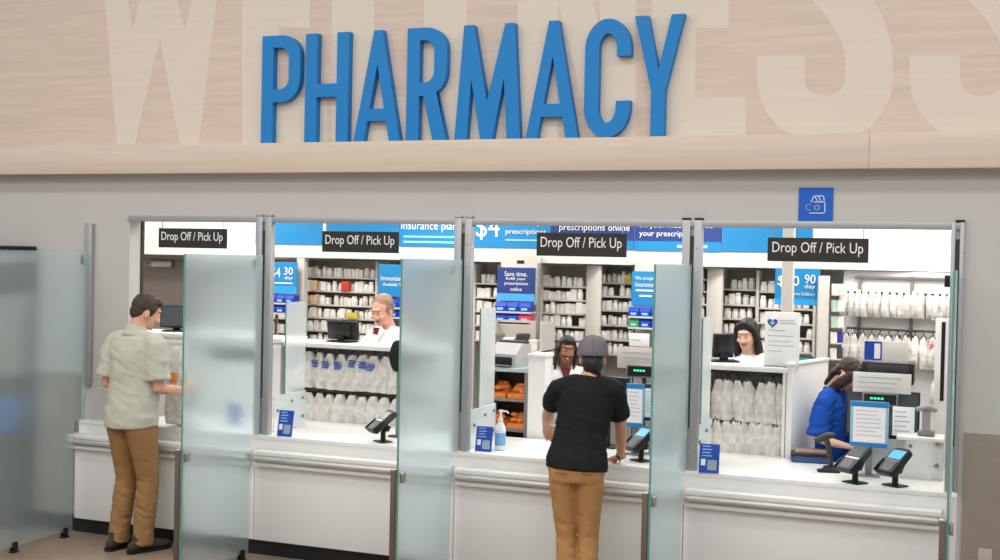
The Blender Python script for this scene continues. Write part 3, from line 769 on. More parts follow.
# blue bins
def bins(x0, x1, y0, y1, Y, cols, where, ms):
    a, b = at(x0, y0, Y).x, at(x1, y0, Y).x; z0, z1 = at(x0, y1, Y).z, at(x0, y0, Y).z
    n = len(cols); w = (b-a)/n
    for k, mm in enumerate(cols):
        t = thing('storage_bin', ('blue' if mm is deepblue else ms)+' storage bin '+where, 'bin', (a+w*(k+.5), Y, z0), 0, 'storage bins '+where)
        h = z1-z0
        part('bin', MB().prism([(-.07, 0), (.05, 0), (.05, h), (-.04, h), (-.07, h*.55)], 'x', -w/2+.004, w/2-.004), mm, t)
        part('label', MB().box(-w*.25, w*.25, -.073, -.0705, h*.15, h*.4), light_ink, t, None)
def binshelf(label, x0, x1, y, Y):
    a, b = at(x0, y, Y).x, at(x1, y, Y).x; z = at(x0, y, Y).z
    t = solo('bin_shelf', MB().box(-(b-a)/2, (b-a)/2, -.08, .12, -.018, -.001, .002).box(-(b-a)/2, -(b-a)/2+.02, .1, .12, -z+.01, -.02).box((b-a)/2-.02, (b-a)/2, .1, .12, -z+.01, -.02), shelf_m, label, 'shelf', ((a+b)/2, Y, z))
for (x0, x1, rows, where, cs) in ((270, 297, ((294.5, 302), (303.5, 312)), 'under the price sign of the second bay', None), (497, 533, ((301.5, 310.5), (312, 321)), 'under the navy sign', None),
                                  (630, 664, ((307, 315.5), (317, 326.5)), 'under the insurance sign', None), (381, 411, ((298.5, 306.5), (308, 316)), 'under the immunizations sign', None)):
    for j, (ya, yb) in enumerate(rows):
        cols = [deepblue]*3
        if j == 1 and x0 == 497: cols = [deepblue, deepblue, mat('pink_bin', (206, 60, 92), .5)]
        if j == 1 and x0 == 630: cols = [green, deepblue, deepblue]
        binshelf(('upper' if j == 0 else 'lower')+' thin shelf carrying storage bins '+where, x0, x1, yb, YH+.0-.02)
        bins(x0, x1, ya, yb, YH-.02, cols, ('on the upper shelf ' if j == 0 else 'on the lower shelf ')+where, 'green' if x0 == 630 else 'pink')

# pillars and posts
def pillar(label, x, Y, w, z1, z0=0., m=None, name='pillar'):
    c = at(x, 300, Y).x
    t = thing(name, label, 'pillar', (c, Y, z0))
    part('shaft', MB().box(-w/2, w/2, -w/2, w/2, 0, z1-z0, .006), m or shelf_end, t)
    part('base', MB().box(-w/2-.015, w/2+.015, -w/2-.015, w/2+.015, .0, .06, .004), mid_grey, t)
    return t
pillar('grey square pillar rising behind the white heart notice', 787.5, 1.9, .085, 3.0)
pillar('narrow pale upright between the price sign and shelving of the second bay', 302, 2.95, .085, 2.14)
pillar('thin grey pole right of the navy sign', 538.5, 2.6, .03, 2.14, m=mid_grey, name='pole')

# slim display tower with colourful packets right of the hanging price sign
Yd = 2.55
tx = at(824, 300, Yd).x
t = thing('display_tower', 'slim white display tower with pegs of packets right of the hanging price sign', 'display stand', (tx, Yd, 0), R(20))
part('post', MB().box(-.04, .045, .0, .06, .03, 2.09, .006), shelf_end, t)
part('base', MB().box(-.18, .18, -.15, .15, 0, .03, .004), mid_grey, t)
for k in range(6): part('peg_tray', MB().box(.06, .16, -.05, .07, 1.28+k*.13, 1.29+k*.13, .002), shelf_m, t)
rd = random.Random(5)
Mt = Matrix.Translation(t.location) @ Matrix.Rotation(R(20), 4, 'Z')
for k in range(6):
    for j in range(2):
        mm = rd.choice([bottle_w, mat('mint_box', (176, 206, 186), .5), box_w, purple if k < 3 else bottle_c, mat('dark_packet', (70, 74, 82), .5)])
        o = solo('packet', MB().box(-.024, .024, -.02, .02, 0, .085, .003), mm, 'small packet on the slim white display tower', 'packet', Mt @ Vector((.085+.05*j, 0, 1.291+k*.13)), R(20), 'packets on the slim display tower')

# ================================================================ RIGHT BACK WALL WITH HANGING BAGS
Yr = 2.9
rz = R(-9)
org = at(840, 300, Yr); org = Vector((org.x, Yr, 0))
wlen = 1.42
rk = thing('bag_wall_rack', 'white wall rack with rods of hanging bags in the right back corner', 'rack', org, rz)
part('board', MB().box(0, wlen, .10, .13, 0, 2.135), white_paint, rk)
for x in (.14, .56, .98, 1.36): part('upright', MB().box(x-.012, x+.012, .075, .10, .9, 2.10, .003), mid_grey, rk)
part('head_rail', MB().box(.10, wlen, .07, .10, 2.07, 2.095, .003), mid_grey, rk)
zr = [at(880, 293, Yr).z, at(880, 329, Yr).z, at(915, 366, Yr).z]
for k, z in enumerate(zr):
    part('rod', MB().tube([(.06 if k < 2 else .75, 0, z), (wlen-.08, 0, z)], .010, 10), dark_grey, rk)
    for x in (.14, .56, .98): 
        if k < 2 or x > .7: part('arm', MB().box(x-.01, x+.01, 0, .08, z-.012, z+.012, .002), dark_grey, rk)
pink_ink = mat('bag_pink_print', (226, 140, 150), .5, var=.3, vscale=60)
PE = bag_protos(.072, .22, .11, 6, 91); PF = bag_protos(.085, .26, .11, 6, 111, pink_ink)
hang_bags(PE, [.04+.056*k for k in range(24)], 0, zr[0]+.03, 'bags on the top rod of the corner rack', 'white medicine bag on the top rod of the corner wall rack', rz, org, False, .0, 5)
hang_bags(PF, [.06+.069*k for k in range(19)], 0, zr[1]-.036, 'bags on the middle rod of the corner rack', 'white medicine bag on the middle rod of the corner wall rack', rz, org, True, .35, 6)
hang_bags(PF, [.80+.085*k for k in range(6)], 0, zr[2]-.036, 'bags on the low rod of the corner rack', 'white medicine bag on the low rod of the corner wall rack', rz, org, True, .2, 7)
# white return by the right post with a dark slot
xs_ = at(943, 350, .9).x
t = thing('corner_post', 'white upright with a dark slot inside the right end of the opening', 'post', (xs_, .9, 0))
part('post', MB().box(-.05, .06, 0, .06, 0, at(943, 319, .9).z, .004), white_paint, t)
part('slot', MB().box(-.012, .012, -.004, 0, at(943, 401, .9).z, at(943, 322, .9).z), black, t)

# ================================================================ ORANGE BIN RACK, WHITE BOX, EQUIPMENT OF THE THIRD BAY
Yo = .90
xa, xb = at(484, 400, Yo).x, at(526.5, 400, Yo).x
zt = at(512, 368, Yo).z
t = thing('bin_rack', 'grey metal rack holding trays of orange pouches left of the smiling woman', 'rack', ((xa+xb)/2, Yo, 0)); t.scale = (1, .62, 1); w = (xb-xa)/2
for s in (-1, 1):
    part('upright', MB().box(s*w-.016, s*w+.016, -.016, .016, 0, zt, .003), mid_grey, t)
    part('upright', MB().box(s*w-.016, s*w+.016, .38, .41, 0, zt, .003), mid_grey, t)
part('top', MB().box(-w-.02, w+.02, -.02, .42, zt-.03, zt, .003), mat('rack_top', (176, 190, 188), .4), t)
part('back_panel', MB().box(-w, w, .405, .412, .1, zt-.03), mat('dark_brown', (66, 50, 40), .7), t)
part('side_panel', MB().box(-w, -w+.006, 0, .41, .1, zt-.03), mat('dark_brown', (66, 50, 40), .7), t)
zsh = [at(512, 399, Yo).z, at(512, 429, Yo).z]
for z in zsh+[.35]: part('shelf', MB().box(-w, w, -.015, .4, z-.02, z, .002), mid_grey, t)
for k, z in enumerate(zsh):
    for j in range(2):
        q = thing('orange_tray', 'orange tray heaped with pouches on the '+('upper' if k == 0 else 'lower')+' shelf of the grey rack', 'tray', ((xa+xb)/2-.08+.165*j-.0, Yo+.115, z+.001), 0, ('upper' if k == 0 else 'lower')+' orange trays in the grey rack')
        q.scale = (1, .6, 1)
        part('tray', MB().prism([(-.16, 0), (.16, 0), (.16, .06), (-.16, .035)], 'x', -.075, .075), orange, q)
        hp = MB()
        rd = random.Random(k*7+j)
        for n in range(12): hp.ell((rd.uniform(-.05, .05), rd.uniform(-.12, .13), .05+rd.uniform(0, .05)), (.03, .035, .016), Matrix.Identity(4), 10)
        hp_o = part('pouches', hp, orange, q); hp_o['kind'] = 'stuff'
# printer on the rack
zrk = zt
t = thing('label_printer', 'grey label printer standing on the metal rack beneath the navy sign', 'printer', (at(510, 360, Yo+.12).x, Yo+.13, zrk), R(-12)); t.scale = (.9, .75, .9)
part('housing', MB().prism([(-.14, 0), (.14, 0), (.14, .19), (-.02, .20), (-.14, .11)], 'x', -.13, .13), mat('printer_grey', (178, 176, 174), .45), t)
part('slot', MB().box(-.09, .09, -.15, -.138, .02, .085, .003), black, t)
part('tray', MB().box(-.08, .08, -.2, -.14, .012, .022, .002), mid_grey, t)
part('lid', MB().box(-.12, .12, 0, .13, .199, .215, .005), dark_grey, t)
# stacked small equipment further back
t = thing('equipment_shelf', 'open shelf of small grey equipment and baskets beneath the navy sign', 'shelf', (at(512, 330, 2.4).x, 2.4, 0))
part('cabinet', MB().box(-.26, .26, 0, .35, 0, 1.20), shelf_m, t)
part('shelf', MB().box(-.28, .28, -.02, .35, 1.36, 1.375, .002), shelf_m, t)
for s in (-1, 1): part('side_panel', MB().box(s*.27-.01, s*.27+.01, 0, .35, 1.2, 1.62), shelf_end, t)
part('back_panel', MB().box(-.27, .27, .34, .35, 1.2, 1.62), shelf_back, t)
for k, (dx, z, w_, h_, mm) in enumerate(((-.17, 1.376, .09, .13, mid_grey), (-.05, 1.376, .10, .10, box_w), (.07, 1.376, .09, .14, dark_grey), (.18, 1.376, .08, .09, box_w), (-.15, 1.201, .1, .11, dark_grey), (.0, 1.201, .12, .09, box_w), (.15, 1.201, .1, .12, mid_grey))):
    solo('stock_box', MB().box(-w_/2, w_/2, -.05, .05, 0, h_, .005).box(-w_/2-.003, w_/2+.003, -.053, .053, h_*.72, h_*.98, .003), mm, 'small stock box with a lid on the open equipment shelf', 'box', (t.location.x+dx, 2.5, z), 0, 'stock boxes on the equipment shelf')
# tilted pale hopper left edge of third bay
t = thing('white_box_cabinet', 'plain white box cabinet behind the counter left of the smiling woman', 'cabinet', ((at(527.5, 400, .80).x+at(552, 400, .97).x)/2, .80, 0))
w = (at(552, 400, .97).x-at(527.5, 400, .80).x)/2
zz = at(535, 354.5, .80).z
part('body', MB().box(-w, w, 0, .17, 0, zz-.02, .004), white, t)
part('top', MB().box(-w-.006, w+.006, -.008, .18, zz-.02, zz+.005, .003), white_paint, t)

# till of the third bay
Yk = .80
def pole_display(label, x0, y0, x1, y1, Y):
    a, b = at(x0, y1, Y).x, at(x1, y1, Y).x; z0, z1 = at(x0, y1, Y).z, at(x0, y0, Y).z; w = (b-a)/2; h = z1-z0
    t = thing('pole_display', label, 'till display', ((a+b)/2, Y, ZC))
    Z = z0-ZC
    part('casing', MB().box(-w, w, 0, .05, Z, Z+h, .006), mid_grey, t)
    part('window', MB().box(-w+.012, w-.012, -.003, .0, Z+.012, Z+h-.012), black, t, None)
    gl = MB()
    for k in range(4): gl.box(-w*.55+k*.022, -w*.55+k*.022+.015, -.005, -.003, Z+h*.48, Z+h*.62)
    q = part('digits', gl, led, t, None); q['kind'] = 'stuff'
    part('pole', MB().tube([(0, .04, .008), (0, .04, Z+.01)], .015, 10), black, t)
    part('base', MB().box(-.06, .06, -.02, .10, .001, .010, .003), black, t)
    return t
pole_display('small till display with green digits right of the man in the cap', 626, 364, 660, 377, .70)
def board_sign(label, x0, y0, x1, y1, Y, m, nm='paper_sign', lines=3, extra=None, cat='sign', stand=ZC):
    a, b = at(x0, y1, Y).x, at(x1, y1, Y).x; xm = (x0+x1)/2; z0, z1 = at(xm, y1, Y).z, at(xm, y0, Y).z; w = (b-a)/2; h = z1-z0
    t = thing(nm, label, cat, ((a+b)/2, Y, z0))
    part('sheet', MB().box(-w, w, 0, .008, 0, h, .002), m, t)
    mb = MB(); rd = random.Random(int(x0))
    for k in range(lines):
        z = h*(1-(k+1)/(lines+1)); mb.box(-w*.8, w*rd.uniform(.1, .8), -.002, 0, z-.004, z+.004)
    part('lettering', mb, grey_ink, t, None)
    return t, w, h
board_sign('beige sign panel behind the till display right of the man in the cap', 617, 347.5, 664, 369, .84, mat('beige_sign', (216, 206, 196), .5), lines=3)
board_sign('plain white sheet hanging above the beige sign right of the man in the cap', 629, 333.5, 649, 346.5, 1.1, paper, lines=1)
monitor('dark monitor beside the shoulder of the man in the cap', (at(612, 400, .75).x, .66, ZC), 168, .34, .26, stand=.24)
def clipboard(label, x0, y0, x1, y1, Y, edge, foot=True, rz=0):
    a, b = at(x0, y1, Y).x, at(x1, y1, Y).x; xm = (x0+x1)/2; z0, z1 = at(xm, y1, Y).z, at(xm, y0, Y).z; w = (b-a)/2; h = z1-z0
    t = thing('notice_holder', label, 'notice', ((a+b)/2, Y, z0), R(rz))
    part('backing', MB().box(-w, w, 0, .010, 0, h, .004), mat('pale_blue_board', (150, 196, 216), .4), t)
    part('sheet', MB().box(-w*.84, w*.84, -.003, 0, h*.10, h*.88), paper, t, None)
    part('top_band', MB().box(-w*.98, w*.98, -.005, .0, h*.88, h*1.0, .002), edge, t)
    part('bottom_band', MB().box(-w*.98, w*.98, -.005, .0, 0, h*.09, .002), edge, t)
    mb = MB(); rd = random.Random(int(y0))
    for k in range(7):
        z = h*(.80-k*.09); mb.box(-w*.7, w*rd.uniform(.2, .7), -.005, -.003, z-.004, z+.003)
    part('lettering', mb, mat('pale_ink', (216, 208, 210), .6, var=0), t, None)
    if foot: part('stand', MB().box(-.02, .02, .012, .03, -(z0-ZC)+.001, h*.5, .002).box(-.07, .07, -.02, .07, -(z0-ZC)+.001, -(z0-ZC)+.009, .002), mid_grey, t)
    return t
bluefr = mat('frame_blue', (40, 132, 200), .4)
clipboard('white notice with blue bands at the side of the man in the cap', 625.5, 383.5, 643, 427, .38, bluefr)
clipboard('narrow notice in a dark frame beside the third glass panel', 643.5, 384, 660, 421, .45, mat('dark_frame', (40, 50, 70), .4))

# ================================================================ WORKSTATION OF THE FOURTH BAY
clipboard('large white notice framed in blue in front of the blue-shirted woman', 849.5, 401.5, 888, 447, .28, bluefr)
board_sign('white paper notice right of the large blue framed notice', 892, 407, 914, 436, .50, paper, lines=5)
board_sign('wide white strip sign on the till of the fourth bay', 852.5, 373, 911, 393, .62, mat('strip_white', (226, 222, 216), .5), lines=3)
pole_display('till display with green digits behind the large blue framed notice', 862, 391.5, 898, 405, .60)
monitor('black monitor with a white strip sign before it, behind the blue framed notice', (at(883, 400, .72).x, .70, ZC), 0, .46, .30, stand=.20)
t, w, h = board_sign('white till sign with a blue phone picture above the black monitor', 863.5, 341, 908, 361.5, .78, mat('strip_white', (226, 222, 216), .5), lines=0)
part('picture', MB().box(-w*.97, -w*.18, -.003, 0, h*.04, h*.96), royal, t, None)
part('phone_picture', MB().box(-w*.52, -w*.25, -.006, -.003, h*.12, h*.86, .002), paper, t, None)
t = thing('till_printer', 'black till printer under the white sign with the blue phone picture', 'printer', (at(888, 370, .86).x, .88, at(888, 384, .86).z))
hh = at(888, 362, .86).z-t.location.z
part('housing', MB().box(-.165, .165, -.06, .16, 0, hh, .012), black, t)
part('lid', MB().box(-.13, .13, -.062, -.055, hh*.55, hh*.9, .003), dark_grey, t)
part('stand', MB().box(-.12, .12, -.04, .12, -(t.location.z-ZC)+.03-.14, -.001, .004), dark_grey, t)
# low frosted front with standoffs and white ledge
ya, Yl = 437, .36
a, b = at(862, 440, Yl).x, 4.63
zl = at(920, 438, Yl).z
t = thing('counter_screen', 'low translucent screen with round standoffs under a white ledge at the right end', 'glass panel', ((a+b)/2, Yl, ZC)); w = (b-a)/2
part('glass_pane', MB().box(-w, w, -.006, .006, .001, zl-ZC-.02), frost_in, t, None)
part('ledge', MB().box(-w*.15, w, -.02, .22, zl-ZC-.018, zl-ZC+.004, .003), white, t)
for x, z in ((w*.2, .20), (w*.84, .09), (-w*.4, .09), (w*.84, .22)):
    part('standoff', MB().tube([(x, -.006, z), (x, -.022, z)], .012, 12), mid_grey, t)
part('support', MB().box(w-.04, w, .0, .2, .001, zl-ZC-.02), white, t)
t = thing('desk_phone', 'pale grey upright handset stand on the white ledge at the right end', 'phone', (at(926, 434, .46).x, .46, zl+.005))
part('base', MB().box(-.05, .05, -.04, .05, 0, .03, .008), mid_grey, t)
part('cradle', MB().prism([(-.03, .02), (.03, .02), (.012, .17), (-.02, .17)], 'x', -.025, .025), mat('phone_grey', (150, 150, 150), .4), t)
part('handset', MB().tube([(-.05, -.02, .165), (0, -.03, .18), (.05, -.02, .165)], .016, 10, round_end=True), mat('phone_grey', (150, 150, 150), .4), t)
# scanner, tray and cable
v = onz(806, 464, ZC)
t = thing('document_tray', 'small blue and black tray of papers in front of the blue-shirted woman', 'tray', (v.x, v.y+.12, ZC), R(8))
part('tray', MB().box(-.11, .14, -.08, .10, .001, .045, .006), mat('tray_blue', (52, 82, 130), .4), t)
part('rim', MB().box(-.115, .145, -.085, .105, .042, .056, .004), black, t)
part('papers', MB().box(-.09, .12, -.06, .09, .057, .075, .003), mat('brown_folder', (150, 118, 108), .6), t)
t = thing('barcode_scanner', 'black hand scanner standing tilted beside the dark card terminal', 'scanner', Vector(on_counter(832, 473))+Vector((-.02, .16, 0)), R(20))
part('base', MB().lathe([(.055, .001), (.058, .006), (.05, .016), (.02, .022)], n=20), black, t)
part('handle', MB().tube([(0, 0, .015), (-.015, .0, .09), (-.03, 0, .17), (-.045, 0, .20)], [(.014, .012), (.017, .014), (.018, .015), (.02, .018)], 12, round_end=True), dark_grey, t)
part('head', MB().tube([(-.09, 0, .185), (-.03, 0, .215), (.0, 0, .215)], [(.02, .022), (.026, .024), (.02, .02)], 12, round_end=True), dark_grey, t)
solo('computer_mouse', MB().ell((0, 0, .012), (.035, .055, .016)), black, 'black computer mouse on the counter left of the document tray', 'mouse', Vector(on_counter(800, 455))+Vector((0, .1, .001)), R(40))
solo('scanner_cable', MB().tube([(0, 0, .006), (.05, .02, .006), (.13, -.03, .006), (.2, -.02, .006)], .004, 8), black, 'thin black cable lying on the counter by the mouse', 'cable', Vector(on_counter(800, 456))+Vector((-.12, .02, 0)))
solo('pen_pad', MB().box(-.07, .07, -.03, .03, .001, .016, .006).box(-.05, .05, -.02, .02, .0155, .019, .002), black, 'flat black pad on the counter at the foot of the dark card terminal', 'pad', Vector(on_counter(832, 472))+Vector((-.02, -.02, 0)), R(10))
monitor('small teal screen between the notice and the partition top', (at(806, 360, 1.5).x, 1.52, ztop4+.036-.1), -20, .12, .10, face=teal, stand=.05).location.z = ztop4-.12
# round black display beside the second glass panel
v = at(397.5, 356, .35)
t = thing('round_display', 'black rounded display on a bracket left of the second glass panel', 'display', (v.x, .35, ZC))
z = v.z-ZC
part('head', MB().tube([(0, -.018, z), (0, -.012, z), (0, .012, z), (0, .018, z)], [(.045, .10), (.058, .115), (.058, .115), (.045, .10)], 24, side=(1, 0, 0)), black, t)
part('pole', MB().tube([(.0, .02, .006), (.0, .02, z-.09)], .012, 10), mid_grey, t)
part('base', MB().lathe([(.06, .001), (.06, .008), (.015, .014)], n=20), dark_grey, t)
# items behind the first glass panel
solo('leaflet_card', MB().box(-.05, .05, 0, .006, 0, .16, .002), royal, 'blue card seen blurred behind the first glass panel on the counter', 'card', Vector(on_counter(232, 424))+Vector((0, .02, .001)))
flat_sign('leaflet_sign', 'blue sign seen blurred through the first glass panel', 'sign', 208, 343, 262, 361, .78, mat('sign_blur_blue', (60, 120, 190), .5), .01)

# ================================================================ FAR LEFT KIOSK
Yq = -.16
xr = at(37, 250, -.03).x; ztk = at(20, 246, Yq).z
t = thing('service_kiosk', 'tall dark kiosk with a black top edge seen blurred through the far left glass panel', 'kiosk', (xr-.5, 0, 0))
def zq(y): return at(15, y, Yq).z
kg = mat('kiosk_grey', (150, 144, 138), .5)
part('cabinet', MB().box(-.5, .49, -.20, -.032, zq(376), ztk-.03, .01), kg, t)
part('top_edge', MB().box(-.52, .5, -.22, -.031, ztk-.03, ztk, .004), black, t)
part('display_hood', MB().box(-.52, .497, -.25, -.034, zq(291), zq(262), .01), mat('kiosk_dark', (78, 74, 70), .5), t)
part('lower_body', MB().prism([(-.24, .0), (-.033, .0), (-.033, zq(376)), (-.20, zq(378)), (-.24, zq(392))], 'x', -.52, .497), mat('kiosk_body', (46, 41, 38), .5), t)
part('blue_panel', MB().box(-.40, .5, -.25, -.06, zq(432), zq(396), .01), mat('kiosk_blue', (40, 92, 156), .5), t)
part('button', MB().ell((.30, -.245, zq(437)), (.04, .02, .04)), paper, t)
# wall plate at the lower right
v0, v1 = at(979, 548, -.012), at(991, 548, -.012)
t = solo('wall_plate', MB().box(-.038, .038, -.008, 0, -.06, .06, .003).box(-.012, .012, -.012, -.008, -.03, .03, .002), mat('wall_plate_beige', (190, 176, 166), .4), 'pale wall plate on the taupe wall at the lower right', 'wall plate', ((v0.x+v1.x)/2, -.0121, v0.z-.06))

# ================================================================ PEOPLE
def remesh(mb, voxel, smooth=3, name='body', wrinkle=0., wscale=9., wfun=None, seed=0):
    bmesh.ops.recalc_face_normals(mb.bm, faces=mb.bm.faces[:])
    me = bpy.data.meshes.new('b'); mb.bm.to_mesh(me); mb.bm.free()
    o = bpy.data.objects.new('b', me); COL.objects.link(o)
    md = o.modifiers.new('r', 'REMESH'); md.mode = 'VOXEL'; md.voxel_size = voxel; md.adaptivity = 0
    if smooth:
        sm = o.modifiers.new('s', 'SMOOTH'); sm.factor = .5; sm.iterations = smooth
    dg = bpy.context.evaluated_depsgraph_get(); out = bpy.data.meshes.new_from_object(o.evaluated_get(dg))
    bpy.data.objects.remove(o); bpy.data.meshes.remove(me)
    if wrinkle:
        for v in out.vertices:
            p = v.co; amp = wrinkle*(wfun(p) if wfun else 1.)
            if amp <= 0: continue
            q = Vector((p.x*wscale*.55, p.y*wscale*.55, p.z*wscale*1.5+.6*p.x*wscale))+Vector((seed*7.3, 0, 0))
            n = noise.noise(q)+.5*noise.noise(q*2.1)
            n = (1-abs(n)*2.2)
            v.co = p+v.normal*amp*n
        out.update()
    for p in out.polygons: p.use_smooth = True
    out.name = name
    return out

def ik(sh, wr, pole, l1=.30, l2=.265):
    sh, wr = Vector(sh), Vector(wr); d = wr-sh; L_ = min(d.length, (l1+l2)*.995); u = d.normalized(); wr = sh+u*L_
    a = (l1*l1-l2*l2+L_*L_)/(2*L_); h = math.sqrt(max(0, l1*l1-a*a))
    p = Vector(pole); p = (p-u*p.dot(u)).normalized()
    return sh+u*a+p*h, wr

def hand(mb, wr, d, pn, side, curl=(12, 22, 18), spread=6, thumb=40):
    """d: pointing direction, pn: palm normal, side: +1/-1 thumb side along pn x d"""
    d = Vector(d).normalized(); pn = Vector(pn); pn = (pn-d*pn.dot(d)).normalized(); sv = pn.cross(d)*side
    wr = Vector(wr)
    mb.tube([wr-d*.02, wr+d*.015, wr+d*.05, wr+d*.088], [(.025, .020), (.029, .017), (.039, .015), (.040, .0125)], 14, side=sv, round_end=True)
    for k, (off, ln, bk) in enumerate(((.029, .070, .084), (.010, .079, .09), (-.010, .073, .088), (-.028, .058, .080))):
        p = wr+d*(bk-.012)+sv*off; dirn = (d+sv*math.tan(R(spread*(1.5-k)/1.5))).normalized(); pts = [p]; ang = 0
        for j, sg in enumerate((.012+ln*.45, ln*.30, ln*.25)):
            ang += R(curl[j] if j else curl[0]); q = dirn*math.cos(ang)+pn*math.sin(ang); pts.append(pts[-1]+q*sg)
        mb.tube(pts, [.0095, .0092, .0085, .0072], 10, round_end=True)
    p = wr+d*.022+sv*.022; t1 = (d*math.cos(R(thumb))+sv*math.sin(R(thumb))+pn*.25).normalized(); t2 = (t1+d*.5+pn*.15).normalized()
    mb.tube([p, p+t1*.045, p+t1*.045+t2*.034, p+t1*.045+t2*.034+(t2+pn*.2).normalized()*.024], [.013, .0115, .0098, .008], 10, round_end=True)

FAB = {}
def cloth(name, rgb, **k):
    k.setdefault('rough', .85); k.setdefault('var', .06); k.setdefault('vscale', 14); k.setdefault('bump', .15); k.setdefault('bscale', 55); k.setdefault('spec', .2)
    return mat(name, rgb, **k)

def person(label, loc, rz, s, sp):
    """built facing +y, x to the person's right; sp describes pose and dress"""
    t = thing('person', label, 'person', loc, R(rz)); t.scale = (s, s, s)
    fem = sp.get('fem', False); lean = math.tan(R(sp.get('lean', 0))); dz = sp.get('hip', .93)-.93
    lx = sp.get('lx', 0.); sh = .172 if fem else sp.get('shw', .188); cw = .90 if fem else 1.0
    def B(x, y, z):
        return Vector((x+max(0, z-.95)*lx, y+max(0, z-.95)*lean, z+dz))
    TOR = [(.84, -.01, .13, .10), (.90, -.015, .165, .122), (.97, -.012, .168, .122), (1.06, 0, .150, .108), (1.16, .004, .146, .105), (1.27, .008, .162, .117), (1.36, .004, .172, .118), (1.43, -.008, .160, .095), (1.475, -.014, .115, .072)]
    if fem: TOR = [(z, y, a*.90, b*.92) for z, y, a, b in TOR]
    g = sp.get('girth', 1.)
    # head frame
    nb = B(0, -.014, 1.49)
    hy, hp, hr = sp.get('head', (0, 0, 0))
    RM = Matrix.Rotation(R(hy), 4, 'Z') @ Matrix.Rotation(R(-hp), 4, 'X') @ Matrix.Rotation(R(hr), 4, 'Y')
    neck_top = nb+Vector((sp.get('headx', 0), .02+.05*math.sin(R(sp.get('neck', hp*.5))), .074+sp.get('headz', 0)))
    HM = Matrix.Translation(neck_top) @ RM @ Matrix.Translation(Vector((0, .018, .088)))
    hs = .95 if fem else 1.
    HM = HM @ Matrix.Diagonal((hs, hs, hs, 1))
    # arms
    arms = {}
    for nm, sx in (('r', 1), ('l', -1)):
        S = B(sx*sh, -.012, 1.425); A = sp['arms'][nm]
        W_ = Vector(A[0]); pole = A[1]
        if fem: E_, W_ = ik(S, W_, pole, .275, .24)
        else: E_, W_ = ik(S, W_, pole)
        arms[nm] = (S, E_, W_, A[2], A[3], sx)
    ar = .88 if fem else 1.
    b = MB()
    TB = [r for r in TOR if r[0] > .93]
    b.tube([B(0, y, z) for z, y, a, c in TB], [(a*g-.016, c*g-.016) for z, y, a, c in TB], 24, side=(1, 0, 0))
    b.tube([nb-Vector((0, 0, .06)), nb+Vector((0, 0, .01)), neck_top, HM @ Vector((0, -.02, -.035))], [(.080*cw, .066), (.063*cw, .062), (.060*cw, .061), (.058*cw, .064)], 18, side=(1, 0, 0), round_end=True)
    for nm, (S, E_, W_, hd, pn, sx) in arms.items():
        b.tube([S-Vector((sx*.03, 0, 0)), S.lerp(E_, .12), S.lerp(E_, .5), E_, E_.lerp(W_, .3), E_.lerp(W_, .75), W_],
               [(.05*ar, .05*ar), (.053*ar, .053*ar), (.046*ar, .046*ar), (.038*ar, .038*ar), (.041*ar, .039*ar), (.031*ar, .028*ar), (.027*ar, .021*ar)], 16, round_end=True)
        hand(b, W_, hd, pn, sx*sp['arms'][nm][4] if len(sp['arms'][nm]) > 4 else -sx, *(sp['arms'][nm][5:6]))
    LG = sp.get('legs') or {'r': ((.10, .02, .50), (.105, -.02, .085), 8), 'l': ((-.10, .02, .50), (-.105, -.02, .085), -8)}
    for nm, sx in (('r', 1), ('l', -1)):
        K, A, _ = LG[nm]; H_ = B(sx*.088, -.01, .92)
        b.tube([H_, Vector(K), Vector(A)], [.06, .045, .035], 12, round_end=True)
    # head
    b.ell((0, -.012, .028), (.074, .094, .090), HM, 26); b.ell((0, .018, -.02), (.064, .072, .085), HM, 24)
    b.ell((0, .028, -.068), (.051, .056, .044), HM, 20); b.ell((0, .062, -.092), (.024, .022, .019), HM, 16)
    b.tube([HM @ Vector((0, .088, .012)), HM @ Vector((0, .097, -.012)), HM @ Vector((0, .105, -.033))], [.007, .0085, .0105], 10, round_end=True)
    b.ell((.013, .096, -.036), (.009, .010, .008), HM, 10); b.ell((-.013, .096, -.036), (.009, .010, .008), HM, 10)
    for sx in (-1, 1):
        b.ell((sx*.075, -.006, -.016), (.012, .021, .032), HM @ Matrix.Rotation(R(sx*0), 4, 'Z'), 14)
        b.ell((sx*.034, .074, -.028), (.024, .02, .02), HM, 12)
    b.ell((0, .083, .034), (.05, .014, .010), HM, 14)
    part('body', remesh(b, sp.get('vox', .007), 2, 'body'), sp['skin'], t)
    # face
    hd_ = sp['hair']
    for sx in (-1, 1):
        ey = part('eye', MB().ell((sx*.030, .083, .008), (.0125, .008, .0058), HM, 12), mat('eye_white', (232, 226, 220), .3, var=0), t, 60)
        part('iris', MB().ell((sx*.030+sp.get('gaze', 0), .0895, .0075), (.0062, .004, .0065), HM, 10), mat('iris_dark', (46, 34, 28), .3, var=0), ey, 60)
        part('eyebrow', MB().tube([HM @ Vector((sx*.015, .090, .031)), HM @ Vector((sx*.030, .090, .035)), HM @ Vector((sx*.046, .080, .029))], [(.0022, .003)]*3, 8, round_end=True), sp.get('brow', hd_), t, 60)
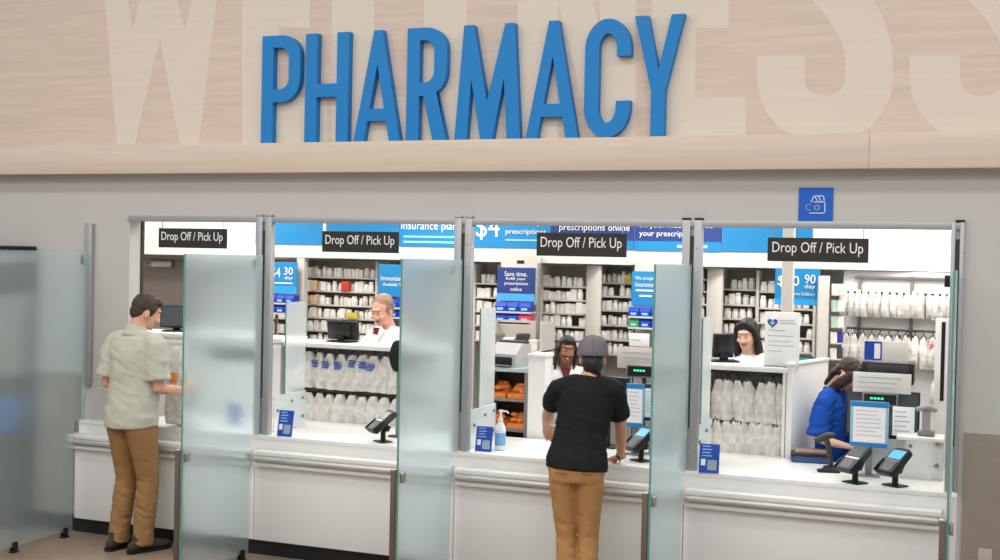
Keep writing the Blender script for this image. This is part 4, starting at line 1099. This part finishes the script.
    if sp.get('smile'):
        part('mouth', MB().tube([HM @ Vector((-.030, .074, -.052)), HM @ Vector((-.016, .090, -.062)), HM @ Vector((0, .095, -.065)), HM @ Vector((.016, .090, -.062)), HM @ Vector((.030, .074, -.052))], [(.004, .004), (.009, .008), (.011, .009), (.009, .008), (.004, .004)], 10, side=(0, 0, 1), round_end=True), sp['lip'], t, 60)
        part('teeth', MB().tube([HM @ Vector((-.022, .085, -.055)), HM @ Vector((0, .104, -.063)), HM @ Vector((.022, .085, -.055))], [(.003, .003), (.006, .004), (.003, .003)], 10, side=(0, 0, 1), round_end=True), mat('teeth_white', (240, 236, 228), .3, var=0), t, 60)
    else:
        part('mouth', MB().tube([HM @ Vector((-.024, .080, -.060)), HM @ Vector((0, .092, -.062)), HM @ Vector((.024, .080, -.060))], [(.003, .003), (.007, .006), (.003, .003)], 10, side=(0, 0, 1), round_end=True), sp['lip'], t, 60)
    # hair
    h = MB(); sp['hairfun'](h, HM)
    part('hair', remesh(h, .007, 2, 'hair', .0035, 30.), hd_, t)
    # legs / trousers
    tr = MB(); g_ = g; g = g*sp.get('hipg', 1.)
    tw = sp.get('trouser_w', 1.)
    hips = [(.86, -.012, .148, .118), (.92, -.016, .172, .128), (.98, -.012, .172, .125), (1.05, 0, .158, .112)]
    if fem: hips = [(z, y, a*.94, c*.94) for z, y, a, c in hips]
    tr.tube([B(0, y, z) for z, y, a, c in hips], [(a*g, c*g) for z, y, a, c in hips], 24, side=(1, 0, 0), round_end=False)
    for nm, sx in (('r', 1), ('l', -1)):
        K, A, _ = LG[nm]; K = Vector(K); A = Vector(A); H_ = B(sx*.086, -.012, .90)
        tr.tube([H_+Vector((0, 0, .04)), H_.lerp(K, .15), H_.lerp(K, .55), K, K.lerp(A, .35), K.lerp(A, .8), A+Vector((0, 0, -.035))],
                [(.085*tw, .10*tw), (.090*tw, .105*tw), (.076*tw, .083*tw), (.062*tw, .066*tw), (.062*tw, .068*tw), (.056*tw, .060*tw), (.060*tw, .066*tw)], 18, side=(1, 0, 0))
        tr.ell(B(sx*.08, -.075, .90), (.08, .06, .085), None, 16)
    g = g_
    wf = lambda p: .35+.65*min(1, max(0, (.62-p.z)/.4)) if p.z < .75+dz else .35
    trm = part('trousers', remesh(tr, .009, 3, 'trousers', .007, 13., wf, 2), sp['trousers'], t)
    if sp.get('belt_pockets'):
        pk = MB()
        for sx in (-1, 1): pk.tube([B(sx*.05, -.148, .915), B(sx*.085, -.152, .913), B(sx*.12, -.138, .915)], .0025, 6)
        part('pocket_seam', pk, sp['trousers_dark'], trm)
    # shoes
    for nm, sx in (('r', 1), ('l', -1)):
        K, A, toe = LG[nm]; A = Vector(A)
        M = Matrix.Translation(Vector((A.x, A.y, max(0, A.z-.085)))) @ Matrix.Rotation(R(-toe), 4, 'Z')
        sb = MB()
        sb.tube([M @ Vector((0, -.075, .045)), M @ Vector((0, -.03, .058)), M @ Vector((0, .04, .055)), M @ Vector((0, .11, .042)), M @ Vector((0, .175, .034)), M @ Vector((0, .205, .030))],
                [(.034, .040), (.038, .050), (.040, .046), (.045, .036), (.040, .028), (.024, .020)], 16, side=(1, 0, 0), round_end=True)
        sb.tube([M @ Vector((0, -.03, .06)), M @ Vector((0, -.02, .12))], [(.040, .050), (.044, .052)], 16, side=(1, 0, 0))
        so = part('shoe', remesh(sb, .007, 2, 'shoe'), sp['shoe'], t)
        sl = [(M @ Vector((x, y, 0))) for x, y in ((-.036, -.10), (0, -.118), (.036, -.10), (.040, -.02), (.048, .10), (.044, .17), (.022, .215), (-.022, .215), (-.044, .17), (-.048, .10), (-.040, -.02))]
        part('sole', MB().prism([(v.x, v.y) for v in sl], 'z', .001, .022), sp.get('sole', black), so)
    # top
    top = sp['top']; hem = top['hem']; fit = top.get('fit', .014); c = MB()
    rows = [r for r in TOR if r[0] >= hem+.03]
    def rad(z):
        for (z0, y0, a0, c0), (z1, y1, a1, c1) in zip(TOR, TOR[1:]):
            if z0 <= z <= z1:
                f = (z-z0)/(z1-z0); return y0+(y1-y0)*f, a0+(a1-a0)*f, c0+(c1-c0)*f
        return TOR[0][1:] if z < TOR[0][0] else TOR[-1][1:]
    y_, a_, c_ = rad(hem)
    bx = top.get('boxy', 0.)
    ch = max(r[2] for r in TOR); cd_ = max(r[3] for r in TOR)
    hx_ = top.get('hemx', 0)
    P_ = [(hem, y_, a_+top.get('flare', .01)+hx_, c_+top.get('flare', .01)+hx_)]+[(r[0], r[1], r[2]+hx_*max(0, min(1, (1.12-r[0])/.12)), r[3]+hx_*max(0, min(1, (1.12-r[0])/.12))) for r in rows]
    pts, rr = [], []
    for z, y, a, cc in P_:
        if z < 1.36: a = a+(ch*.98-a)*bx; cc = cc+(cd_*1.0-cc)*bx
        pts.append(B(0, y, z)); rr.append((a*g+fit, cc*g+fit))
    c.tube(pts, rr, 28, side=(1, 0, 0))
    c.tube([B(0, -.012, 1.44), B(0, -.015, 1.485), B(0, -.012, 1.505)], [(.155*cw, .088), (.085, .075), (.070, .068)], 24, side=(1, 0, 0))
    for nm, (S, E_, W_, hd, pn, sx) in arms.items():
        c.tube([B(sx*.06, -.012, 1.452), B(sx*sh*.8, -.012, 1.437), S], [(.062, .072), (.064, .07), (.062*ar+.004, .066*ar)], 16, side=(0, 1, 0), round_end=True)
        sl = top['sleeve']; fw_ = top.get('sfit', .016)
        if sl < 1:
            c.tube([S+(S-E_)*.05, S.lerp(E_, .3*sl), S.lerp(E_, sl)], [(.056*ar+fw_*.6,)*2, (.058*ar+fw_,)*2, (.055*ar+fw_*1.5,)*2], 18, round_end=False)
        else:
            c.tube([S+(S-E_)*.05, S.lerp(E_, .5), E_, E_.lerp(W_, .5), E_.lerp(W_, .97)], [(.056*ar+fw_*.6,)*2, (.052*ar+fw_,)*2, (.048*ar+fw_,)*2, (.042*ar+fw_,)*2, (.034*ar+fw_,)*2], 18, round_end=False)
    tp = part(top.get('name', 'shirt'), remesh(c, top.get('vox', .008), 3, 'shirt', top.get('wr', .006), top.get('ws', 8.), None, sp.get('seed', 1)), top['mat'], t)
    return t, tp, B, HM, arms

def hair_nape(h, HM):
    h.ell((0, -.048, -.040), (.068, .060, .075), HM, 20); h.ell((0, -.045, -.10), (.055, .040, .035), HM, 16); h.ell((0, -.02, .02), (.075, .088, .07), HM, 20)
    for sx in (-1, 1): h.ell((sx*.066, .010, .005), (.012, .034, .035), HM, 14)
def hair_receding(h, HM):
    h.ell((0, -.027, .044), (.0795, .094, .089), HM, 24); h.ell((0, -.055, -.012), (.064, .056, .062), HM, 20)
    for sx in (-1, 1): h.ell((sx*.067, .0, .015), (.012, .034, .04), HM, 14)
def hair_short(h, HM, side=1.):
    h.ell((0, -.020, .040), (.0785, .096, .088), HM, 24)
    h.ell((0, -.055, -.012), (.064, .056, .062), HM, 20)
    h.ell((0, .040, .085), (.055, .045, .034), HM, 18)
    for sx in (-1, 1): h.ell((sx*.066, .010, .020), (.012, .034, .045), HM, 14)

skin_a = mat('skin_light', (214, 162, 134), .5, var=.05, vscale=12); skin_b = mat('skin_fair', (222, 178, 156), .5, var=.05, vscale=12)
skin_c = mat('skin_brown', (144, 94, 68), .45, var=.06, vscale=12); skin_d = mat('skin_tan', (206, 150, 118), .5, var=.05, vscale=12)
lip_a = mat('lip_rose', (178, 104, 92), .4, var=0); lip_c = mat('lip_dark', (120, 52, 50), .4, var=0)
hair_brown = mat('hair_dark_brown', (66, 50, 42), .6, var=.3, vscale=40, bump=.5, bscale=120); hair_grey = mat('hair_sandy_grey', (156, 122, 98), .6, var=.25, vscale=40, bump=.5, bscale=120)
hair_black = mat('hair_black', (30, 24, 24), .45, var=.3, vscale=40, bump=.4, bscale=120); hair_dark = mat('hair_deep_brown', (54, 36, 30), .5, var=.3, vscale=40, bump=.4, bscale=120)
khaki = cloth('khaki_trousers', (150, 112, 74)); khaki_d = cloth('khaki_seam', (104, 74, 46))
tan = cloth('tan_trousers', (176, 132, 84)); dark_tr = cloth('dark_trousers', (44, 46, 54))
shoe_m = cloth('dark_shoe', (62, 56, 52), rough=.6); shoe_b = mat('black_shoe', (32, 30, 30), .5)
shirt_g = cloth('pale_olive_shirt', (190, 188, 172)); tee = cloth('black_tee', (30, 31, 32), var=.1)
coat = cloth('white_coat', (232, 231, 230)); blue_top = cloth('blue_scrub_top', (28, 78, 170)); cap_m = cloth('grey_cap', (120, 112, 116)); red_m = cloth('dark_red_shirt', (128, 36, 44))

# ---- man in the pale shirt
m1, top1, B1, H1, A1 = person('man in a pale olive short-sleeved shirt and khaki trousers, standing at the counter', (-.885, -.335, 0), -8, 1.052, dict(
    lean=3, head=(-34, 20, 0), neck=14, skin=skin_a, lip=lip_a, hair=hair_brown, vox=.0065, girth=1.09, seed=1,
    arms={'r': ((.215, .27, 1.10), (.12, -.25, -1), (.25, .95, .22), (-.9, 0, -.3), -1, (30, 40, 30)), 'l': ((-.13, .22, 1.08), (-.2, -.2, -1), (.5, .85, .1), (.8, 0, -.5), -1, (30, 40, 30))},
    legs={'r': ((.112, .045, .49), (.112, .00, .085), 14), 'l': ((-.085, .035, .49), (-.092, -.025, .085), -4)},
    trousers=khaki, trousers_dark=khaki_d, shoe=shoe_m, belt_pockets=False, hairfun=hair_short, trouser_w=1.12, hipg=1.0, shw=.198,
    top=dict(hem=.865, fit=.018, flare=.018, boxy=.55, sleeve=.80, sfit=.020, mat=shirt_g, wr=.006, ws=6.)))
col_ = MB(); col_.tube([B1(0, -.022, 1.47), B1(0, -.012, 1.512), B1(0, -.006, 1.54)], [(.092, .080), (.076, .074), (.072, .070)], 24, side=(1, 0, 0))
part('collar', col_, shirt_g, top1, 60)

# ---- man in the black t-shirt and cap
xm = at(576.5, 470, -.46).x
def loc2(x, y, Y):
    return (Matrix.Translation((xm, -.46, 0)) @ Matrix.Rotation(R(12), 4, 'Z') @ Matrix.Diagonal((.965, .965, .965, 1))).inverted() @ at(x, y, Y)
m2, top2, B2, H2, A2 = person('man in a grey cap, black T-shirt and tan trousers leaning at the counter', (xm, -.46, 0), 12, .965, dict(
    lean=6, lx=.11, headz=-.022, headx=.022, shw=.178, hipg=1.09, head=(4, 8, 0), skin=skin_d, lip=lip_a, hair=hair_black, vox=.0065, girth=1.0, seed=4,
    arms={'r': (loc2(621, 457, -.07), (.5, -.6, -.2), (-.35, .85, -.22), (0, -.1, -1), -1, (14, 20, 16)), 'l': (loc2(546, 426, -.05), (-.5, -.6, -.3), (.05, .75, -.5), (.5, -.1, -.8), -1, (24, 30, 24))},
    legs={'r': ((.082, .03, .49), (.085, -.02, .085), 8), 'l': ((-.062, .045, .49), (-.035, .0, .085), -4)},
    trousers=tan, trousers_dark=khaki_d, shoe=shoe_b, belt_pockets=True, hairfun=hair_nape, trouser_w=1.04,
    top=dict(hem=.925, fit=.012, flare=.004, boxy=.42, sleeve=.66, sfit=.012, hemx=.030, mat=tee, wr=.005, ws=8.)))
cp_ = MB()
for k in range(1):
    prof = [(.0865, .012), (.0885, .03), (.086, .065), (.074, .098), (.050, .120), (.022, .130), (.004, .132)]
    b_ = MB().lathe(prof, (0, 0, 0), 28)
    bmesh.ops.transform(b_.bm, matrix=H2 @ Matrix.Translation(Vector((0, -.012, 0))) @ Matrix.Diagonal((1.12, 1.27, 1.08, 1)), verts=b_.bm.verts)
cap = part('cap', b_, cap_m, m2, 60)
br = MB()
brp = [(.075*math.cos(R(a)), .07+.085*math.sin(R(a))) for a in range(0, 181, 12)]
br.prism(brp, 'z', .022, .028); bmesh.ops.transform(br.bm, matrix=H2, verts=br.bm.verts); part('brim', br, cap_m, cap)
sm_ = MB()
for a in range(0, 360, 60):
    ca, sa = math.cos(R(a+30)), math.sin(R(a+30))
    sm_.tube([H2 @ Vector((r*1.122*ca, -.012+r*1.272*sa, z*1.08+.001)) for r, z in prof[1:]], .0016, 6)
part('seam', sm_, cloth('cap_seam', (98, 92, 98)), cap)
bd = MB().lathe([(.0872, .006), (.0885, .012), (.0892, .030), (.0880, .034)], (0, 0, 0), 28)
bmesh.ops.transform(bd.bm, matrix=H2 @ Matrix.Translation(Vector((0, -.012, 0))) @ Matrix.Diagonal((1.125, 1.275, 1, 1)), verts=bd.bm.verts)
part('band', bd, cloth('cap_band', (112, 106, 112)), cap)
part('cap_button', MB().ell((0, -.012, .1435), (.008, .008, .004), H2, 12), cap_m, cap)
S_, E_, W_, hd_, pn_, sx_ = A2['r']
dv = (W_-E_).normalized()
part('watch', MB().tube([W_-dv*.022, W_+dv*.002], [(.033, .028), (.033, .028)], 18), black, m2, 60)

# ---- white-coated man
p3 = at(391, 320, 1.62)
m3, top3, B3, H3, A3 = person('man with sandy grey hair in a white coat looking down behind the counter', (p3.x, 1.62, 0), 152, 1.045, dict(
    lean=4, head=(18, 18, 0), neck=12, skin=mat('skin_pink', (224, 166, 142), .5, var=.05, vscale=12), lip=lip_a, hair=hair_grey, vox=.007, girth=1.05, seed=6,
    arms={'r': ((.20, .33, 1.20), (.8, -.5, -.7), (-.3, .95, 0), (0, 0, -1), -1), 'l': ((-.14, .34, 1.20), (-.8, -.5, -.7), (.3, .95, 0), (0, 0, -1), -1)},
    trousers=dark_tr, shoe=shoe_b, hairfun=hair_receding, top=dict(hem=.88, name='white_coat', fit=.022, flare=.02, boxy=.4, sleeve=1, sfit=.02, mat=coat, wr=.006)))
vn = MB().prism([(-.055, 1.505), (.055, 1.505), (.0, 1.33)], 'y', .07, .095)
for v in vn.bm.verts: v.co = B3(v.co.x, v.co.y+(.045 if v.co.z < 1.4 else .0)+.0, v.co.z)
part('shirt_front', vn, red_m, m3)
cl_ = MB()
for sx in (-1, 1):
    q = [(sx*.052, 1.525), (sx*.085, 1.49), (sx*.075, 1.42), (sx*.012, 1.30), (sx*.004, 1.33)]
    c_ = MB().prism(q, 'y', .088, .100)
    for v in c_.bm.verts: v.co = B3(v.co.x, v.co.y+(.043 if v.co.z < 1.45 else .0), v.co.z)
    part('lapel', c_, coat, top3)

# ---- smiling woman
def hair_braids(h, HM):
    hair_short(h, HM)
    for sx in (-1, 1):
        for k, yy in enumerate((.030, .0, -.035, -.06)):
            h.tube([HM @ Vector((sx*.055, yy, .075)), HM @ Vector((sx*.082, yy-.005, .02)), HM @ Vector((sx*.088, yy-.008, -.05)), HM @ Vector((sx*.086, yy-.01, -.12)), HM @ Vector((sx*.084, yy-.015, -.18))], [.013, .012, .012, .011, .008], 8, round_end=True)
p4 = at(564.5, 350, 1.2)
m4, top4, B4, H4, A4 = person('smiling woman with dark braids in a white coat facing the man in the cap', (p4.x, 1.2, 0), 205, .905, dict(
    fem=True, lean=4, head=(2, 4, -6), skin=skin_c, lip=lip_c, hair=hair_black, smile=True, vox=.007, seed=8,
    arms={'r': ((.20, .20, 1.08), (.25, -.25, -1), (0, .95, -.2), (-1, 0, 0), -1), 'l': ((-.20, .20, 1.08), (-.25, -.25, -1), (0, .95, -.2), (1, 0, 0), -1)},
    trousers=dark_tr, shoe=shoe_b, hairfun=hair_braids, top=dict(hem=.88, name='white_coat', fit=.02, flare=.02, boxy=.3, sleeve=1, sfit=.02, mat=coat, wr=.006)))
vn = MB().prism([(-.045, 1.505), (.045, 1.505), (.0, 1.37)], 'y', .06, .085)
for v in vn.bm.verts: v.co = B4(v.co.x, v.co.y+(.035 if v.co.z < 1.45 else .0), v.co.z)
part('shirt_front', vn, cloth('plum_top', (110, 40, 60)), m4)

# ---- black-haired woman
def hair_long(h, HM, ln=.26):
    h.ell((0, -.020, .042), (.080, .096, .088), HM, 24); h.ell((0, -.05, -.02), (.068, .058, .075), HM, 20)
    for sx in (-1, 1):
        h.tube([HM @ Vector((sx*.02, .050, .098)), HM @ Vector((sx*.066, .038, .055)), HM @ Vector((sx*.084, .008, -.02)), HM @ Vector((sx*.088, -.005, -.10)), HM @ Vector((sx*.082, .0, -.10-ln*.5)), HM @ Vector((sx*.075, -.01, -.10-ln))],
               [(.022, .02), (.024, .018), (.024, .030), (.026, .036), (.026, .036), (.016, .02)], 12, side=(1, 0, 0), round_end=True)
    h.tube([HM @ Vector((0, -.06, .04)), HM @ Vector((0, -.085, -.05)), HM @ Vector((0, -.09, -.12)), HM @ Vector((0, -.088, -.10-ln))], [(.07, .035), (.078, .03), (.08, .028), (.06, .02)], 16, side=(1, 0, 0), round_end=True)
p5 = at(751, 340, 1.55)
m5, top5, B5, H5, A5 = person('woman with long black hair in a white coat looking down behind the cabinet', (p5.x, 1.55, 0), 158, 1.0, dict(
    fem=True, lean=2, head=(10, 12, 0), skin=skin_b, lip=lip_a, hair=hair_black, vox=.007, seed=9,
    arms={'r': ((.18, .28, 1.14), (.8, -.5, -.7), (-.2, .95, 0), (0, 0, -1), -1), 'l': ((-.14, .28, 1.14), (-.8, -.5, -.7), (.2, .95, 0), (0, 0, -1), -1)},
    trousers=dark_tr, shoe=shoe_b, hairfun=hair_long, top=dict(hem=.88, name='white_coat', fit=.02, flare=.02, boxy=.3, sleeve=1, sfit=.02, mat=coat, wr=.006)))

# ---- woman in blue
def hair_pony(h, HM):
    hair_short(h, HM)
    for sx in (-1, 1):
        h.tube([HM @ Vector((sx*.03, .05, .088)), HM @ Vector((sx*.072, .045, .03)), HM @ Vector((sx*.080, .02, -.06)), HM @ Vector((sx*.070, .0, -.15)), HM @ Vector((sx*.062, -.02, -.22))], [(.02, .025), (.018, .034), (.018, .040), (.018, .038), (.010, .02)], 12, side=(1, 0, 0), round_end=True)
    h.tube([HM @ Vector((0, -.07, .02)), HM @ Vector((0, -.09, -.06)), HM @ Vector((0, -.085, -.16))], [(.06, .03), (.07, .03), (.05, .02)], 14, side=(1, 0, 0), round_end=True)
p6 = at(833, 420, .98)
m6, top6, B6, H6, A6 = person('dark-haired seated woman in a blue top with a red lanyard, head bowed', (p6.x, 1.0, 0), -104, .94, dict(
    fem=True, lean=1, hip=.84, head=(-6, 40, 0), neck=30, skin=skin_b, lip=lip_a, hair=hair_dark, vox=.007, seed=11,
    arms={'r': ((.20, .20, 1.035), (.15, -.4, -1), (-.1, .95, -.1), (0, 0, -1), -1), 'l': ((-.15, .24, 1.035), (-.8, -.5, -.7), (.2, .95, 0), (0, 0, -1), -1)},
    legs={'r': ((.13, .36, .72), (.13, .28, .30), 6), 'l': ((-.13, .36, .72), (-.13, .28, .30), -6)},
    trousers=dark_tr, shoe=shoe_b, hairfun=hair_pony, top=dict(hem=.90, fit=.022, flare=.012, boxy=.35, sleeve=.92, sfit=.024, mat=blue_top, wr=.008)))
ld = MB()
ld.tube([B6(.060, -.06, 1.50), B6(.072, .03, 1.49), B6(.060, .105, 1.40), B6(.045, .150, 1.28), B6(.02, .152, 1.14), B6(0, .150, 1.08)], [(.008, .003)]*6, 8)
ld.tube([B6(-.060, -.06, 1.50), B6(-.072, .03, 1.49), B6(-.060, .105, 1.40), B6(-.045, .150, 1.28), B6(-.02, .152, 1.14), B6(0, .150, 1.08)], [(.008, .003)]*6, 8)
part('lanyard', ld, cloth('red_lanyard', (196, 40, 52)), m6)
stx = Matrix.Rotation(R(-112), 4, 'Z') @ Vector((0, -.02, 0))
t = thing('stool', 'tall grey stool under the seated woman in the blue top', 'stool', (p6.x+stx.x, 1.0+stx.y, 0))
part('seat', MB().lathe([(.13, .635), (.14, .64), (.14, .665), (.13, .672)], n=24), dark_grey, t)
part('column', MB().tube([(0, 0, .03), (0, 0, .64)], .025, 12), steel, t)
part('base', MB().lathe([(.13, .001), (.13, .02), (.03, .05)], n=24), dark_grey, t)

# ================================================================ LIGHT
SC.view_settings.view_transform = 'Standard'; SC.view_settings.look = 'None'
SC.view_settings.gamma = 1; SC.view_settings.use_curve_mapping = False
SC.view_settings.exposure = EXPOSURE
W = bpy.data.worlds.new('store'); SC.world = W; W.use_nodes = True
bg = W.node_tree.nodes['Background']; bg.inputs[0].default_value = (.98, .97, 1, 1); bg.inputs[1].default_value = .52
def area(name, loc, sx, sy, e, col=(1, .985, .96)):
    l = bpy.data.lights.new(name, 'AREA'); l.shape = 'RECTANGLE'; l.size = sx; l.size_y = sy; l.energy = e; l.color = col
    o = bpy.data.objects.new(name, l); COL.objects.link(o); o.location = loc; return o
for y, e in ((-2.6, 170), (-5.6, 300), (-8.8, 300)):
    area('store_lamp', (2.3, y, 5.6), 14, .5, e)
for x in (-4.2, -2, .2, 2.4, 4.4):
    for y in (.75, 2.1):
        area('pharmacy_lamp', (x, y, 2.97), 1.2, .5, 23 if y < 1 else 29)
